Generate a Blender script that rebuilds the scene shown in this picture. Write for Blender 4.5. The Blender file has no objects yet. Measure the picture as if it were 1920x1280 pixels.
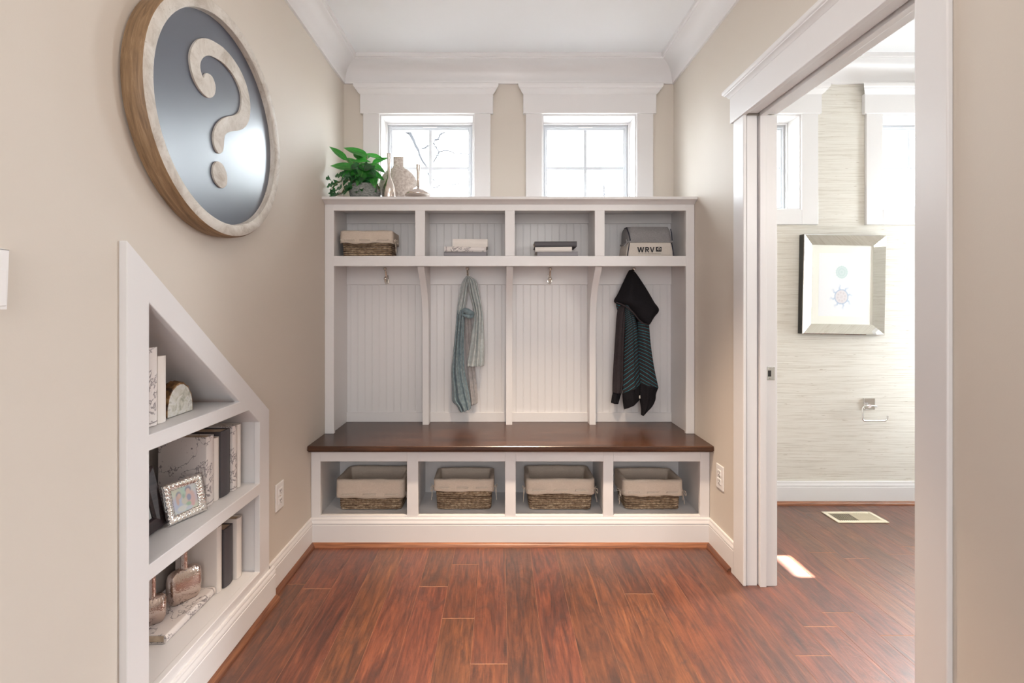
import bpy, bmesh, math, random
from mathutils import Vector, Matrix, geometry
from math import sin, cos, pi, radians as R
rnd = random.Random(7)
sc = bpy.context.scene
COL = sc.collection

# ------------------------------------------------------------------ camera measures (metres)
F, U0, V0, H = 870.0, 937.0, 574.0, 1.2
def PX(u, d): return (u - U0) * d / F
def PZ(v, d): return H - (v - V0) * d / F
XL, XR, YB = -0.951, 1.058, 2.826          # left wall, right wall, back wall
YF = -2.2                                   # wall behind the viewer
ZC = 2.687                                  # ceiling
TW = 0.13                                   # partition thickness
PXR = 3.05                                  # far wall of the powder room
PYF = 0.25

# ------------------------------------------------------------------ materials
def mat(name, col, rough=0.5, metal=0.0, spec=0.5, **kw):
    m = bpy.data.materials.new(name); m.use_nodes = True
    b = m.node_tree.nodes['Principled BSDF']
    b.inputs['Base Color'].default_value = (*col, 1)
    b.inputs['Roughness'].default_value = rough
    b.inputs['Metallic'].default_value = metal
    b.inputs['Specular IOR Level'].default_value = spec
    for k, v in kw.items(): b.inputs[k].default_value = v
    return m
class NT:
    """small helper to wire nodes"""
    def __init__(s, m):
        s.m = m; s.t = m.node_tree; s.b = s.t.nodes['Principled BSDF']
    def n(s, typ, **kw):
        nd = s.t.nodes.new(typ)
        for k, v in kw.items():
            if k in nd.inputs.keys() if isinstance(k, str) else False: nd.inputs[k].default_value = v
            else: setattr(nd, k, v)
        return nd
    def l(s, a, b): s.t.links.new(a, b)
    def coord(s, scale=(1, 1, 1), kind='Object', rot=(0, 0, 0)):
        tc = s.n('ShaderNodeTexCoord'); mp = s.n('ShaderNodeMapping')
        mp.inputs['Scale'].default_value = scale; mp.inputs['Rotation'].default_value = rot
        s.l(tc.outputs[kind], mp.inputs['Vector']); return mp.outputs['Vector']
    def noise(s, vec, scale=5, detail=4, rough=0.55, dist=0.0):
        nd = s.n('ShaderNodeTexNoise')
        nd.inputs['Scale'].default_value = scale; nd.inputs['Detail'].default_value = detail
        nd.inputs['Roughness'].default_value = rough; nd.inputs['Distortion'].default_value = dist
        if vec is not None: s.l(vec, nd.inputs['Vector'])
        return nd.outputs['Fac']
    def ramp(s, fac, stops, interp='LINEAR'):
        nd = s.n('ShaderNodeValToRGB'); e = nd.color_ramp.elements; nd.color_ramp.interpolation = interp
        while len(e) < len(stops): e.new(0.5)
        for i, (p, c) in enumerate(stops):
            e[i].position = p; e[i].color = (*c, 1) if len(c) == 3 else c
        s.l(fac, nd.inputs['Fac']); return nd.outputs['Color']
    def math(s, op, a, b=None, c=None):
        nd = s.n('ShaderNodeMath'); nd.operation = op
        for i, x in enumerate((a, b, c)):
            if x is None: continue
            if hasattr(x, 'links'): s.l(x, nd.inputs[i])
            else: nd.inputs[i].default_value = x
        return nd.outputs[0]
    def mix(s, fac, a, b, mode='MIX'):
        nd = s.n('ShaderNodeMix'); nd.data_type = 'RGBA'; nd.blend_type = mode
        for sock, x in ((nd.inputs['Factor'], fac), (nd.inputs['A'], a), (nd.inputs['B'], b)):
            if hasattr(x, 'links'): s.l(x, sock)
            elif isinstance(x, (int, float)): sock.default_value = x
            else: sock.default_value = (*x, 1)
        # colour sockets are the RGBA ones
        return nd
    def cmix(s, fac, a, b, mode='MIX'):
        nd = s.n('ShaderNodeMix'); nd.data_type = 'RGBA'; nd.blend_type = mode
        ins = [i for i in nd.inputs if i.type == 'RGBA']; fa = nd.inputs[0]
        if hasattr(fac, 'links'): s.l(fac, fa)
        else: fa.default_value = fac
        for sock, x in zip(ins, (a, b)):
            if hasattr(x, 'links'): s.l(x, sock)
            else: sock.default_value = (*x, 1)
        return [o for o in nd.outputs if o.type == 'RGBA'][0]
    def col(s, x): s.l(x, s.b.inputs['Base Color'])
    def rough(s, x): s.l(x, s.b.inputs['Roughness'])
    def bump(s, h, strength=0.3, dist=0.01):
        nd = s.n('ShaderNodeBump'); nd.inputs['Strength'].default_value = strength; nd.inputs['Distance'].default_value = dist
        s.l(h, nd.inputs['Height']); s.l(nd.outputs['Normal'], s.b.inputs['Normal'])
M = {}
M['paint'] = mat('white_trim_paint', (0.755, 0.735, 0.730), 0.38)
M['ceil'] = mat('ceiling_paint', (0.80, 0.80, 0.805), 0.8)
m = M['wall'] = mat('tan_wall_paint', (0.65, 0.588, 0.518), 0.6, spec=0.3)
t = NT(m); t.bump(t.noise(t.coord(), 260, 2), 0.06, 0.002)
# grasscloth
m = M['grass'] = mat('grasscloth_wallpaper', (0.7, 0.68, 0.6), 0.8, spec=0.2)
t = NT(m)
a = t.noise(t.coord((3, 3, 150)), 1.6, 5, 0.65); c = t.noise(t.coord((9, 9, 110)), 1.5, 3, 0.6)
base = t.ramp(a, [(0.3, (0.54, 0.49, 0.42)), (0.5, (0.70, 0.665, 0.60)), (0.75, (0.76, 0.735, 0.68))])
fl = t.ramp(c, [(0.66, (0, 0, 0)), (0.74, (1, 1, 1))])
t.col(t.cmix(fl, base, (0.40, 0.33, 0.26))); t.bump(a, 0.25, 0.003)
# floor boards: per board random colour in the attribute "board"
m = M['floor'] = mat('hickory_boards', (0.2, 0.06, 0.03), 0.34, spec=0.5)
t = NT(m)
at = t.n('ShaderNodeAttribute'); at.attribute_name = 'board'
sep = t.n('ShaderNodeSeparateColor'); t.l(at.outputs['Color'], sep.inputs[0])
tc = t.n('ShaderNodeTexCoord')
vm = t.n('ShaderNodeVectorMath'); vm.operation = 'MULTIPLY_ADD'; t.l(at.outputs['Color'], vm.inputs[0])
vm.inputs[1].default_value = (13, 17, 9); t.l(tc.outputs['Object'], vm.inputs[2])
def stretched(sx, sy):
    mp = t.n('ShaderNodeMapping'); mp.inputs['Scale'].default_value = (sx, sy, 1); t.l(vm.outputs[0], mp.inputs['Vector']); return mp.outputs['Vector']
g1 = t.noise(stretched(22, 2.6), 1.0, 9, 0.72, 1.8)
g2 = t.noise(stretched(150, 9), 1.0, 4, 0.6, 0.3)
g3 = t.noise(stretched(8, 3.4), 1.0, 6, 0.72, 2.5)
g4 = t.noise(stretched(14, 10), 1.0, 6, 0.78, 1.5)
c1 = t.ramp(g1, [(0.30, (0.036, 0.012, 0.007)), (0.43, (0.100, 0.030, 0.013)), (0.56, (0.175, 0.053, 0.020)), (0.76, (0.30, 0.105, 0.040))])
c2 = t.cmix(t.ramp(g2, [(0.42, (0, 0, 0)), (0.62, (1, 1, 1))]), c1, t.cmix(1.0, c1, (0.62, 0.56, 0.53), 'MULTIPLY'))
c3 = t.cmix(t.ramp(g3, [(0.52, (0, 0, 0)), (0.70, (0.7, 0.7, 0.7))]), c2, (0.045, 0.018, 0.013))
c4 = t.cmix(t.ramp(g4, [(0.62, (0, 0, 0)), (0.70, (0.65, 0.65, 0.65))]), c3, (0.035, 0.018, 0.016))
br = t.n('ShaderNodeHueSaturation'); t.l(c4, br.inputs['Color'])
mr = t.n('ShaderNodeMapRange'); mr.inputs['To Min'].default_value = 0.78; mr.inputs['To Max'].default_value = 1.15
t.l(sep.outputs[0], mr.inputs['Value']); t.l(mr.outputs[0], br.inputs['Value'])
mh = t.n('ShaderNodeMapRange'); mh.inputs['To Min'].default_value = 0.492; mh.inputs['To Max'].default_value = 0.506
t.l(sep.outputs[1], mh.inputs['Value']); t.l(mh.outputs[0], br.inputs['Hue'])
t.col(br.outputs[0])
rr = t.n('ShaderNodeMapRange'); rr.inputs['To Min'].default_value = 0.30; rr.inputs['To Max'].default_value = 0.5; t.b.inputs['Coat IOR'].default_value = 1.56; t.b.inputs['Coat Weight'].default_value = 1.0; t.b.inputs['Coat Roughness'].default_value = 0.43
t.l(g3, rr.inputs['Value']); t.rough(rr.outputs[0])
hh = t.math('ADD', t.math('MULTIPLY', g3, 2.0), t.math('MULTIPLY', g1, 0.5)); t.bump(hh, 0.28, 0.006)
M['gap'] = mat('board_joint_filler', (0.42, 0.21, 0.115), 0.8)
def wood(name, dark, mid, light, sc1=(2.5, 40, 40), rough=0.35, bump=0.1):
    m = mat(name, mid, rough); t = NT(m)
    g = t.noise(t.coord(sc1), 1.0, 7, 0.65, 0.8); g2 = t.noise(t.coord((sc1[0] * 3, sc1[1] * 3.5, sc1[2] * 3.5)), 1.0, 3)
    c = t.ramp(g, [(0.3, dark), (0.52, mid), (0.75, light)])
    t.col(t.cmix(t.ramp(g2, [(0.45, (0, 0, 0)), (0.7, (0.5, 0.5, 0.5))]), c, dark)); t.bump(g, bump, 0.003); return m
M['bench'] = wood('dark_stained_bench_wood', (0.030, 0.013, 0.008), (0.070, 0.030, 0.016), (0.13, 0.055, 0.027), (2.2, 26, 26), 0.27, 0.05)
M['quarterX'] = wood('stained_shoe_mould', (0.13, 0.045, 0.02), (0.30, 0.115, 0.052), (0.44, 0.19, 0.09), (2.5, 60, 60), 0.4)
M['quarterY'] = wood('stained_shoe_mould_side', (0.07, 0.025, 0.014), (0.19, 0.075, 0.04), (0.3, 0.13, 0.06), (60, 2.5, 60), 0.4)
# sign
m = M['signwood'] = mat('weathered_grey_wood', (0.55, 0.46, 0.36), 0.62); t = NT(m)
g = t.noise(t.coord((14, 3, 3)), 3.0, 6, 0.7, 1.0); g2 = t.noise(t.coord((5, 9, 9)), 6, 5, 0.7, 2.0)
c = t.ramp(g, [(0.3, (0.40, 0.34, 0.28)), (0.5, (0.58, 0.535, 0.475)), (0.72, (0.70, 0.665, 0.615))])
t.col(t.cmix(t.ramp(g2, [(0.60, (0, 0, 0)), (0.70, (0.6, 0.6, 0.6))]), c, (0.27, 0.19, 0.12))); t.bump(g, 0.25, 0.004)
m = M['signrim'] = mat('brown_rim_wood', (0.25, 0.15, 0.08), 0.55); t = NT(m)
g = t.noise(t.coord((50, 4, 4)), 2.0, 6, 0.7, 0.6)
t.col(t.ramp(g, [(0.3, (0.13, 0.075, 0.038)), (0.55, (0.27, 0.165, 0.085)), (0.78, (0.42, 0.29, 0.17))])); t.bump(g, 0.2, 0.003)
M['disc'] = mat('satin_slate_lacquer', (0.022, 0.032, 0.066), 0.36, spec=1.0)
M['disc'].node_tree.nodes['Principled BSDF'].inputs['Coat Weight'].default_value = 1.0
M['disc'].node_tree.nodes['Principled BSDF'].inputs['Coat Roughness'].default_value = 0.28
# baskets
m = M['wicker'] = mat('twisted_seagrass_rope', (0.3, 0.22, 0.13), 0.75); t = NT(m)
g = t.noise(t.coord((60, 60, 110)), 1.0, 4, 0.7); g2 = t.noise(t.coord((7, 7, 85)), 1.0, 3, 0.6)
c = t.ramp(g, [(0.32, (0.085, 0.046, 0.026)), (0.5, (0.34, 0.235, 0.145)), (0.68, (0.66, 0.52, 0.37))])
t.col(t.cmix(t.ramp(g2, [(0.45, (0, 0, 0)), (0.65, (0.85, 0.85, 0.85))]), c, (0.10, 0.055, 0.030))); t.bump(g, 0.6, 0.004)
def fabric(name, c0, c1, s=(120, 120, 500), rough=0.9):
    m = mat(name, c0, rough, spec=0.15); t = NT(m)
    g = t.noise(t.coord(s), 1.0, 3, 0.6); g2 = t.noise(t.coord((9, 9, 22)), 1.0, 4)
    c = t.ramp(g, [(0.35, c0), (0.7, c1)])
    t.col(t.cmix(t.ramp(g2, [(0.45, (0, 0, 0)), (0.7, (0.25, 0.25, 0.25))]), c, tuple(x * 0.75 for x in c0))); t.bump(g, 0.25, 0.002); return m
M['linen'] = fabric('oatmeal_linen', (0.60, 0.50, 0.41), (0.68, 0.58, 0.49))
M['cord'] = fabric('linen_cord', (0.66, 0.57, 0.48), (0.76, 0.67, 0.58))
# metals, glass
M['nickel'] = mat('polished_nickel', (0.72, 0.68, 0.62), 0.16, 1.0)
M['chrome'] = mat('chrome', (0.85, 0.85, 0.86), 0.08, 1.0)
M['mirror'] = mat('bevelled_mirror', (0.86, 0.87, 0.85), 0.02, 1.0)
m = M['hammered'] = mat('hammered_rose_silver', (0.62, 0.52, 0.47), 0.12, 1.0); t = NT(m)
vo = t.n('ShaderNodeTexVoronoi'); vo.inputs['Scale'].default_value = 190; t.l(t.coord(), vo.inputs['Vector']); t.bump(vo.outputs['Distance'], 0.18, 0.003)
M['silver'] = mat('silver_plate', (0.86, 0.84, 0.81), 0.13, 1.0)
m = M['vasemetal'] = mat('warm_pewter', (0.70, 0.63, 0.58), 0.2, 1.0)
m = M['glass'] = bpy.data.materials.new('window_glass'); m.use_nodes = True
nt = m.node_tree; nt.nodes.clear()
o_ = nt.nodes.new('ShaderNodeOutputMaterial'); mx = nt.nodes.new('ShaderNodeMixShader'); tr = nt.nodes.new('ShaderNodeBsdfTransparent'); gl = nt.nodes.new('ShaderNodeBsdfGlossy')
gl.inputs['Roughness'].default_value = 0.02; mx.inputs[0].default_value = 0.06
tr.inputs[0].default_value = (0.97, 0.98, 0.98, 1)
nt.links.new(tr.outputs[0], mx.inputs[1]); nt.links.new(gl.outputs[0], mx.inputs[2]); nt.links.new(mx.outputs[0], o_.inputs[0])
M['vinyl'] = mat('white_vinyl_sash', (0.62, 0.64, 0.67), 0.4)
M['plastic'] = mat('white_plastic', (0.84, 0.82, 0.81), 0.3)
M['slot'] = mat('dark_slot', (0.03, 0.028, 0.026), 0.6)
# books
M['bkwhite'] = mat('ivory_book_cloth', (0.82, 0.76, 0.71), 0.65)
M['bkgrey'] = mat('charcoal_book_cloth', (0.085, 0.078, 0.085), 0.5)
M['bkslate'] = mat('slate_book_cloth', (0.26, 0.245, 0.26), 0.5)
M['pages'] = mat('cream_page_edges', (0.66, 0.52, 0.38), 0.8)
t = NT(M['pages']); g = t.noise(t.coord((30, 30, 900)), 1.0, 2); t.col(t.ramp(g, [(0.3, (0.52, 0.38, 0.26)), (0.7, (0.74, 0.62, 0.47))]))
m = M['map'] = mat('antique_map_paper', (0.75, 0.68, 0.65), 0.6); t = NT(m)
g = t.noise(t.coord(), 8, 5, 0.6, 0.4)
ln = t.math('ABSOLUTE', t.math('SUBTRACT', t.math('FRACT', t.math('MULTIPLY', g, 5.0)), 0.5))
line = t.ramp(ln, [(0.0, (1, 1, 1)), (0.05, (0.0, 0.0, 0.0))])
g2 = t.noise(t.coord(), 55, 4, 0.75); blot = t.ramp(g2, [(0.60, (0, 0, 0)), (0.68, (1, 1, 1))])
g3 = t.noise(t.coord(), 9, 2); zone = t.ramp(g3, [(0.48, (0, 0, 0)), (0.56, (0.9, 0.9, 0.9))])
ink = t.math('MAXIMUM', t.math('MULTIPLY', line, 0.9), t.math('MULTIPLY', blot, zone))
wv = t.n('ShaderNodeTexWave'); wv.wave_type = 'RINGS'; wv.rings_direction = 'SPHERICAL'; wv.inputs['Scale'].default_value = 1.6; wv.wave_profile = 'SAW'
mpw = t.n('ShaderNodeMapping'); mpw.inputs['Location'].default_value = (0.05, 0.0, -0.2); tcw = t.n('ShaderNodeTexCoord'); t.l(tcw.outputs['Object'], mpw.inputs[0]); t.l(mpw.outputs[0], wv.inputs['Vector'])
arc = t.ramp(wv.outputs['Fac'], [(0.0, (0.8, 0.8, 0.8)), (0.014, (0.8, 0.8, 0.8)), (0.018, (0, 0, 0))])
ink = t.math('MAXIMUM', ink, arc)
t.col(t.cmix(ink, (0.78, 0.72, 0.69), (0.15, 0.12, 0.13)))
# stones, plants
m = M['agate'] = mat('polished_agate', (0.6, 0.58, 0.5), 0.15); t = NT(m)
g = t.noise(t.coord(), 26, 4, 0.6, 1.5); t.col(t.ramp(g, [(0.3, (0.36, 0.36, 0.30)), (0.45, (0.62, 0.60, 0.52)), (0.58, (0.72, 0.71, 0.68)), (0.68, (0.45, 0.42, 0.36))]))
m = M['crust'] = mat('agate_crust', (0.25, 0.13, 0.05), 0.5); t = NT(m)
g = t.noise(t.coord(), 60, 4); t.col(t.ramp(g, [(0.35, (0.06, 0.03, 0.015)), (0.6, (0.30, 0.15, 0.05)), (0.75, (0.5, 0.36, 0.2))])); t.bump(g, 0.8, 0.008)
m = M['stone'] = mat('pale_coral_stone', (0.6, 0.52, 0.46), 0.85); t = NT(m)
g = t.noise(t.coord(), 75, 5, 0.7); g2 = t.noise(t.coord(), 14, 3)
t.col(t.cmix(t.ramp(g, [(0.35, (0, 0, 0)), (0.65, (1, 1, 1))]), (0.46, 0.38, 0.33), t.ramp(g2, [(0.3, (0.68, 0.61, 0.55)), (0.7, (0.80, 0.75, 0.70))]))); t.bump(g, 0.5, 0.004)
m = M['pot'] = mat('mossy_concrete', (0.27, 0.28, 0.26), 0.9); t = NT(m)
g = t.noise(t.coord((1, 1, 2.5)), 60, 5, 0.75); t.col(t.ramp(g, [(0.32, (0.09, 0.10, 0.10)), (0.55, (0.30, 0.31, 0.29)), (0.75, (0.52, 0.52, 0.48))])); t.bump(g, 0.7, 0.006)
def leafmat(name, c0, c1, c2):
    m = mat(name, c1, 0.32, spec=0.5); t = NT(m)
    uv = t.n('ShaderNodeTexCoord'); sx = t.n('ShaderNodeSeparateXYZ'); t.l(uv.outputs['UV'], sx.inputs[0])
    rib = t.math('ABSOLUTE', t.math('SUBTRACT', sx.outputs['X'], 0.5))
    vein = t.ramp(rib, [(0.0, (1, 1, 1)), (0.06, (0.0, 0.0, 0.0))])
    g = t.noise(t.coord(), 40, 3)
    c = t.ramp(g, [(0.35, c0), (0.65, c1)])
    t.col(t.cmix(t.math('MULTIPLY', vein, 0.6), c, c2))
    t.b.inputs['Transmission Weight'].default_value = 0.0
    # thin leaf: let some window light through
    tl = t.n('ShaderNodeBsdfTranslucent'); ms = t.n('ShaderNodeMixShader'); ms.inputs[0].default_value = 0.2
    tl.inputs['Color'].default_value = (*[min(1, x * 2.2) for x in c1], 1)
    out = [n for n in t.t.nodes if n.type == 'OUTPUT_MATERIAL'][0]
    t.l(t.b.outputs[0], ms.inputs[1]); t.l(tl.outputs[0], ms.inputs[2]); t.l(ms.outputs[0], out.inputs[0]); return m
M['leaf'] = leafmat('glossy_green_leaf', (0.012, 0.10, 0.014), (0.035, 0.25, 0.028), (0.16, 0.48, 0.09))
M['ivy'] = leafmat('dark_ivy_leaf', (0.008, 0.045, 0.014), (0.020, 0.11, 0.028), (0.12, 0.28, 0.12))
M['stem'] = mat('brown_stem', (0.16, 0.10, 0.05), 0.7)
M['bark'] = mat('grey_bark', (0.014, 0.014, 0.017), 0.9)
M['lawn'] = mat('dark_ground', (0.06, 0.058, 0.055), 0.95)  # even dark tone limits sunlight bounced into the rooms
# cloths
m = M['scarf'] = mat('silvery_scarf', (0.4, 0.42, 0.4), 0.6, spec=0.4); t = NT(m)
def scarfmat(name, c0, c1, c2):
    m = mat(name, c1, 0.5, spec=0.4); t = NT(m); m.node_tree.nodes['Principled BSDF'].inputs['Sheen Weight'].default_value = 0.3
    g = t.noise(t.coord((60, 60, 60)), 1.0, 4, 0.7); g2 = t.noise(t.coord((300, 300, 500)), 1.0, 2)
    c = t.ramp(g, [(0.3, c0), (0.55, c1), (0.75, c2)]); t.col(c); t.bump(g2, 0.3, 0.002); return m
M['scarf_teal'] = scarfmat('scarf_teal_side', (0.12, 0.17, 0.19), (0.21, 0.28, 0.305), (0.36, 0.43, 0.44))
M['scarf_pale'] = scarfmat('scarf_pale_side', (0.38, 0.42, 0.42), (0.50, 0.54, 0.53), (0.60, 0.63, 0.61))
M['scarf_grey'] = scarfmat('scarf_grey_side', (0.33, 0.31, 0.30), (0.44, 0.41, 0.40), (0.52, 0.49, 0.47))
M['black'] = fabric('black_jersey', (0.012, 0.011, 0.013), (0.022, 0.020, 0.023), (300, 300, 300))
M['charcoal'] = fabric('charcoal_marl', (0.035, 0.028, 0.030), (0.075, 0.062, 0.065), (400, 400, 400))
m = M['stripe'] = mat('charcoal_jersey_with_teal_stripes', (0.04, 0.03, 0.032), 0.9, spec=0.15); t = NT(m)
uv = t.n('ShaderNodeTexCoord'); sx = t.n('ShaderNodeSeparateXYZ'); t.l(uv.outputs['UV'], sx.inputs[0])
fr = t.math('FRACT', sx.outputs['Y'])
st = t.ramp(fr, [(0.0, (1, 1, 1)), (0.12, (1, 1, 1)), (0.15, (0, 0, 0))])
g = t.noise(t.coord((400, 400, 400)), 1.0, 3)
bg = t.ramp(g, [(0.35, (0.030, 0.023, 0.025)), (0.7, (0.065, 0.052, 0.055))])
t.col(t.cmix(st, bg, (0.045, 0.30, 0.36))); t.bump(g, 0.3, 0.002)
M['bagtop'] = fabric('grey_heather_nylon', (0.24, 0.23, 0.235), (0.31, 0.30, 0.30), (200, 200, 200), 0.7)
M['bagbody'] = fabric('stone_canvas', (0.60, 0.54, 0.48), (0.68, 0.62, 0.56), (300, 300, 300))
M['ink'] = mat('black_print', (0.012, 0.010, 0.014), 0.6)
M['navy'] = mat('navy_piping', (0.012, 0.013, 0.03), 0.6)
M['darkwood'] = wood('dark_frame_wood', (0.012, 0.007, 0.009), (0.030, 0.018, 0.020), (0.07, 0.045, 0.045), (40, 3, 40), 0.4)
m = M['vcol'] = mat('printed_picture', (1, 1, 1), 0.55); t = NT(m)
at = t.n('ShaderNodeAttribute'); at.attribute_name = 'print'; t.col(at.outputs['Color'])
M['matboard'] = mat('ivory_mat_board', (0.80, 0.79, 0.72), 0.8)
M['vent'] = mat('almond_enamel', (0.74, 0.66, 0.50), 0.4)
M['ventdark'] = mat('duct_shadow', (0.10, 0.07, 0.045), 0.8)

# ------------------------------------------------------------------ mesh helpers
class MB:
    def __init__(s): s.bm = bmesh.new(); s.uv = None
    def box(s, x0, x1, y0, y1, z0, z1):
        v = [s.bm.verts.new(p) for p in ((x0, y0, z0), (x1, y0, z0), (x1, y1, z0), (x0, y1, z0), (x0, y0, z1), (x1, y0, z1), (x1, y1, z1), (x0, y1, z1))]
        for f in ((3, 2, 1, 0), (4, 5, 6, 7), (0, 1, 5, 4), (1, 2, 6, 5), (2, 3, 7, 6), (3, 0, 4, 7)): s.bm.faces.new([v[i] for i in f])
        return s
    def prism(s, pts, axis, a, b):
        """2-D outline extruded along an axis: x -> pts are (y,z); y -> (x,z); z -> (x,y)"""
        def P(p, t): return {'x': (t, p[0], p[1]), 'y': (p[0], t, p[1]), 'z': (p[0], p[1], t)}[axis]
        A = [s.bm.verts.new(P(p, a)) for p in pts]; B = [s.bm.verts.new(P(p, b)) for p in pts]; n = len(pts)
        for i in range(n): s.bm.faces.new((A[i], A[(i + 1) % n], B[(i + 1) % n], B[i]))
        for ring, flip in ((A, True), (B, False)):
            tri = geometry.tessellate_polygon([[Vector((p[0], p[1], 0)) for p in pts]])
            for tr_ in tri:
                try: s.bm.faces.new([ring[i] for i in tr_])
                except ValueError: pass
        return s
    def tube(s, pts, r, n=8, closed=False, cap=True):
        pts = [Vector(p) for p in pts]; N = len(pts)
        rs = r if isinstance(r, (list, tuple)) else [r] * N
        rings = []; up = None
        for i in range(N):
            if closed: tg = pts[(i + 1) % N] - pts[i - 1]
            else: tg = pts[min(i + 1, N - 1)] - pts[max(i - 1, 0)]
            tg.normalize()
            if up is None:
                up = Vector((0, 0, 1)) if abs(tg.z) < 0.9 else Vector((1, 0, 0))
            sd = tg.cross(up);
            if sd.length < 1e-6: sd = tg.cross(Vector((0, 1, 0)))
            sd.normalize(); up = sd.cross(tg).normalized()
            rings.append([s.bm.verts.new(pts[i] + (sd * cos(2 * pi * k / n) + up * sin(2 * pi * k / n)) * rs[i]) for k in range(n)])
        for i in range(N if closed else N - 1):
            a, b = rings[i], rings[(i + 1) % N]
            for k in range(n): s.bm.faces.new((a[k], a[(k + 1) % n], b[(k + 1) % n], b[k]))
        if cap and not closed:
            s.bm.faces.new(rings[0][::-1]); s.bm.faces.new(rings[-1])
        return s
    def lathe(s, prof, cx=0, cy=0, cz=0, n=40, sx=1.0, sy=1.0, axis='z'):
        """prof = (radius, height) pairs"""
        rings = []
        for r, h in prof:
            ring = []
            for k in range(n):
                a = 2 * pi * k / n; p, q = r * cos(a) * sx, r * sin(a) * sy
                ring.append(s.bm.verts.new((cx + p, cy + q, cz + h) if axis == 'z' else (cx + h, cy + p, cz + q) if axis == 'x' else (cx + p, cy + h, cz + q)))
            rings.append(ring)
        for i in range(len(rings) - 1):
            a, b = rings[i], rings[i + 1]
            for k in range(n): s.bm.faces.new((a[k], a[(k + 1) % n], b[(k + 1) % n], b[k]))
        if prof[0][0] > 1e-6: s.bm.faces.new(rings[0][::-1])
        if prof[-1][0] > 1e-6: s.bm.faces.new(rings[-1])
        return s
    def loft(s, rings, cap=True, closed_ring=True, closed_path=False):
        V = [[s.bm.verts.new(p) for p in r] for r in rings]; n = len(V[0])
        for i in range(len(V) if closed_path else len(V) - 1):
            a, b = V[i], V[(i + 1) % len(V)]
            for k in range(n if closed_ring else n - 1): s.bm.faces.new((a[k], a[(k + 1) % n], b[(k + 1) % n], b[k]))
        if cap and closed_ring and not closed_path:
            s.bm.faces.new(V[0][::-1]); s.bm.faces.new(V[-1])
        return s
    def grid(s, fn, nu, nv, uvfn=None):
        uv = s.bm.loops.layers.uv.verify()
        V = [[s.bm.verts.new(fn(i / nu, j / nv)) for i in range(nu + 1)] for j in range(nv + 1)]
        for j in range(nv):
            for i in range(nu):
                f = s.bm.faces.new((V[j][i], V[j][i + 1], V[j + 1][i + 1], V[j + 1][i]))
                for lp, (a, b) in zip(f.loops, ((i, j), (i + 1, j), (i + 1, j + 1), (i, j + 1))):
                    lp[uv].uv = uvfn(a / nu, b / nv) if uvfn else (a / nu, b / nv)
        return V
    def build(s, name, m, parent=None, smooth=False, bevel=0.0, seg=2, world=True, angle=35, solid=0.0, sub=0, recalc=True, at=None):
        if recalc: bmesh.ops.recalc_face_normals(s.bm, faces=s.bm.faces)
        off = Vector((0, 0, 0))
        if world and parent is not None:
            q = parent
            while q is not None: off += q.location; q = q.parent
        if at is not None: off = Vector(at)
        if off.length: bmesh.ops.translate(s.bm, verts=s.bm.verts, vec=-off)
        me = bpy.data.meshes.new(name); s.bm.to_mesh(me); s.bm.free()
        me.materials.append(M[m] if isinstance(m, str) else m)
        o = bpy.data.objects.new(name, me); COL.objects.link(o)
        if at is not None and parent is None: o.location = at
        if parent is not None: o.parent = parent
        if smooth:
            for p in me.polygons: p.use_smooth = True
            if smooth != 'all':
                me.set_sharp_from_angle(angle=R(angle))
        if solid:
            md = o.modifiers.new('solid', 'SOLIDIFY'); md.thickness = solid; md.offset = 0
        if bevel:
            md = o.modifiers.new('bevel', 'BEVEL'); md.width = bevel; md.segments = seg; md.limit_method = 'ANGLE'; md.angle_limit = R(35)
            md.harden_normals = False
        if sub:
            md = o.modifiers.new('sub', 'SUBSURF'); md.levels = sub; md.render_levels = sub
        return o
def tag(o, label, cat, group=None):
    o['label'] = label; o['category'] = cat
    if group: o['group'] = group
    return o
def thing(name, label, cat, loc, rz=0, group=None):
    o = bpy.data.objects.new(name, None); COL.objects.link(o); o.location = loc; o.rotation_euler = (0, 0, rz); o.empty_display_size = 0.05
    return tag(o, label, cat, group)
def struct(o): o['kind'] = 'structure'; return o
def sroot(name, loc):
    o = bpy.data.objects.new(name, None); COL.objects.link(o); o.location = loc; o.empty_display_size = 0.05; return struct(o)
def wallpanel(name, m, outer, holes, plane, t0, t1):
    """a wall sheet with openings; plane 'x': pts are (y,z) and the sheet spans x t0..t1; plane 'y': pts are (x,z)"""
    bm = bmesh.new(); loops = [outer] + holes; pts = [p for l in loops for p in l]
    def P(p, t): return (t, p[0], p[1]) if plane == 'x' else (p[0], t, p[1])
    A = [bm.verts.new(P(p, t0)) for p in pts]; B = [bm.verts.new(P(p, t1)) for p in pts]
    for tr_ in geometry.tessellate_polygon([[Vector((p[0], p[1], 0)) for p in l] for l in loops]):
        bm.faces.new([A[i] for i in tr_]); bm.faces.new([B[i] for i in tr_][::-1])
    k = 0
    for l in loops:
        n = len(l)
        for i in range(n):
            a, b = k + i, k + (i + 1) % n; bm.faces.new((A[a], A[b], B[b], B[a]))
        k += n
    mb = MB(); mb.bm.free(); mb.bm = bm
    return struct(mb.build(name, m))
def rect(a, b, c, d): return [(a, c), (b, c), (b, d), (a, d)]
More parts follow.
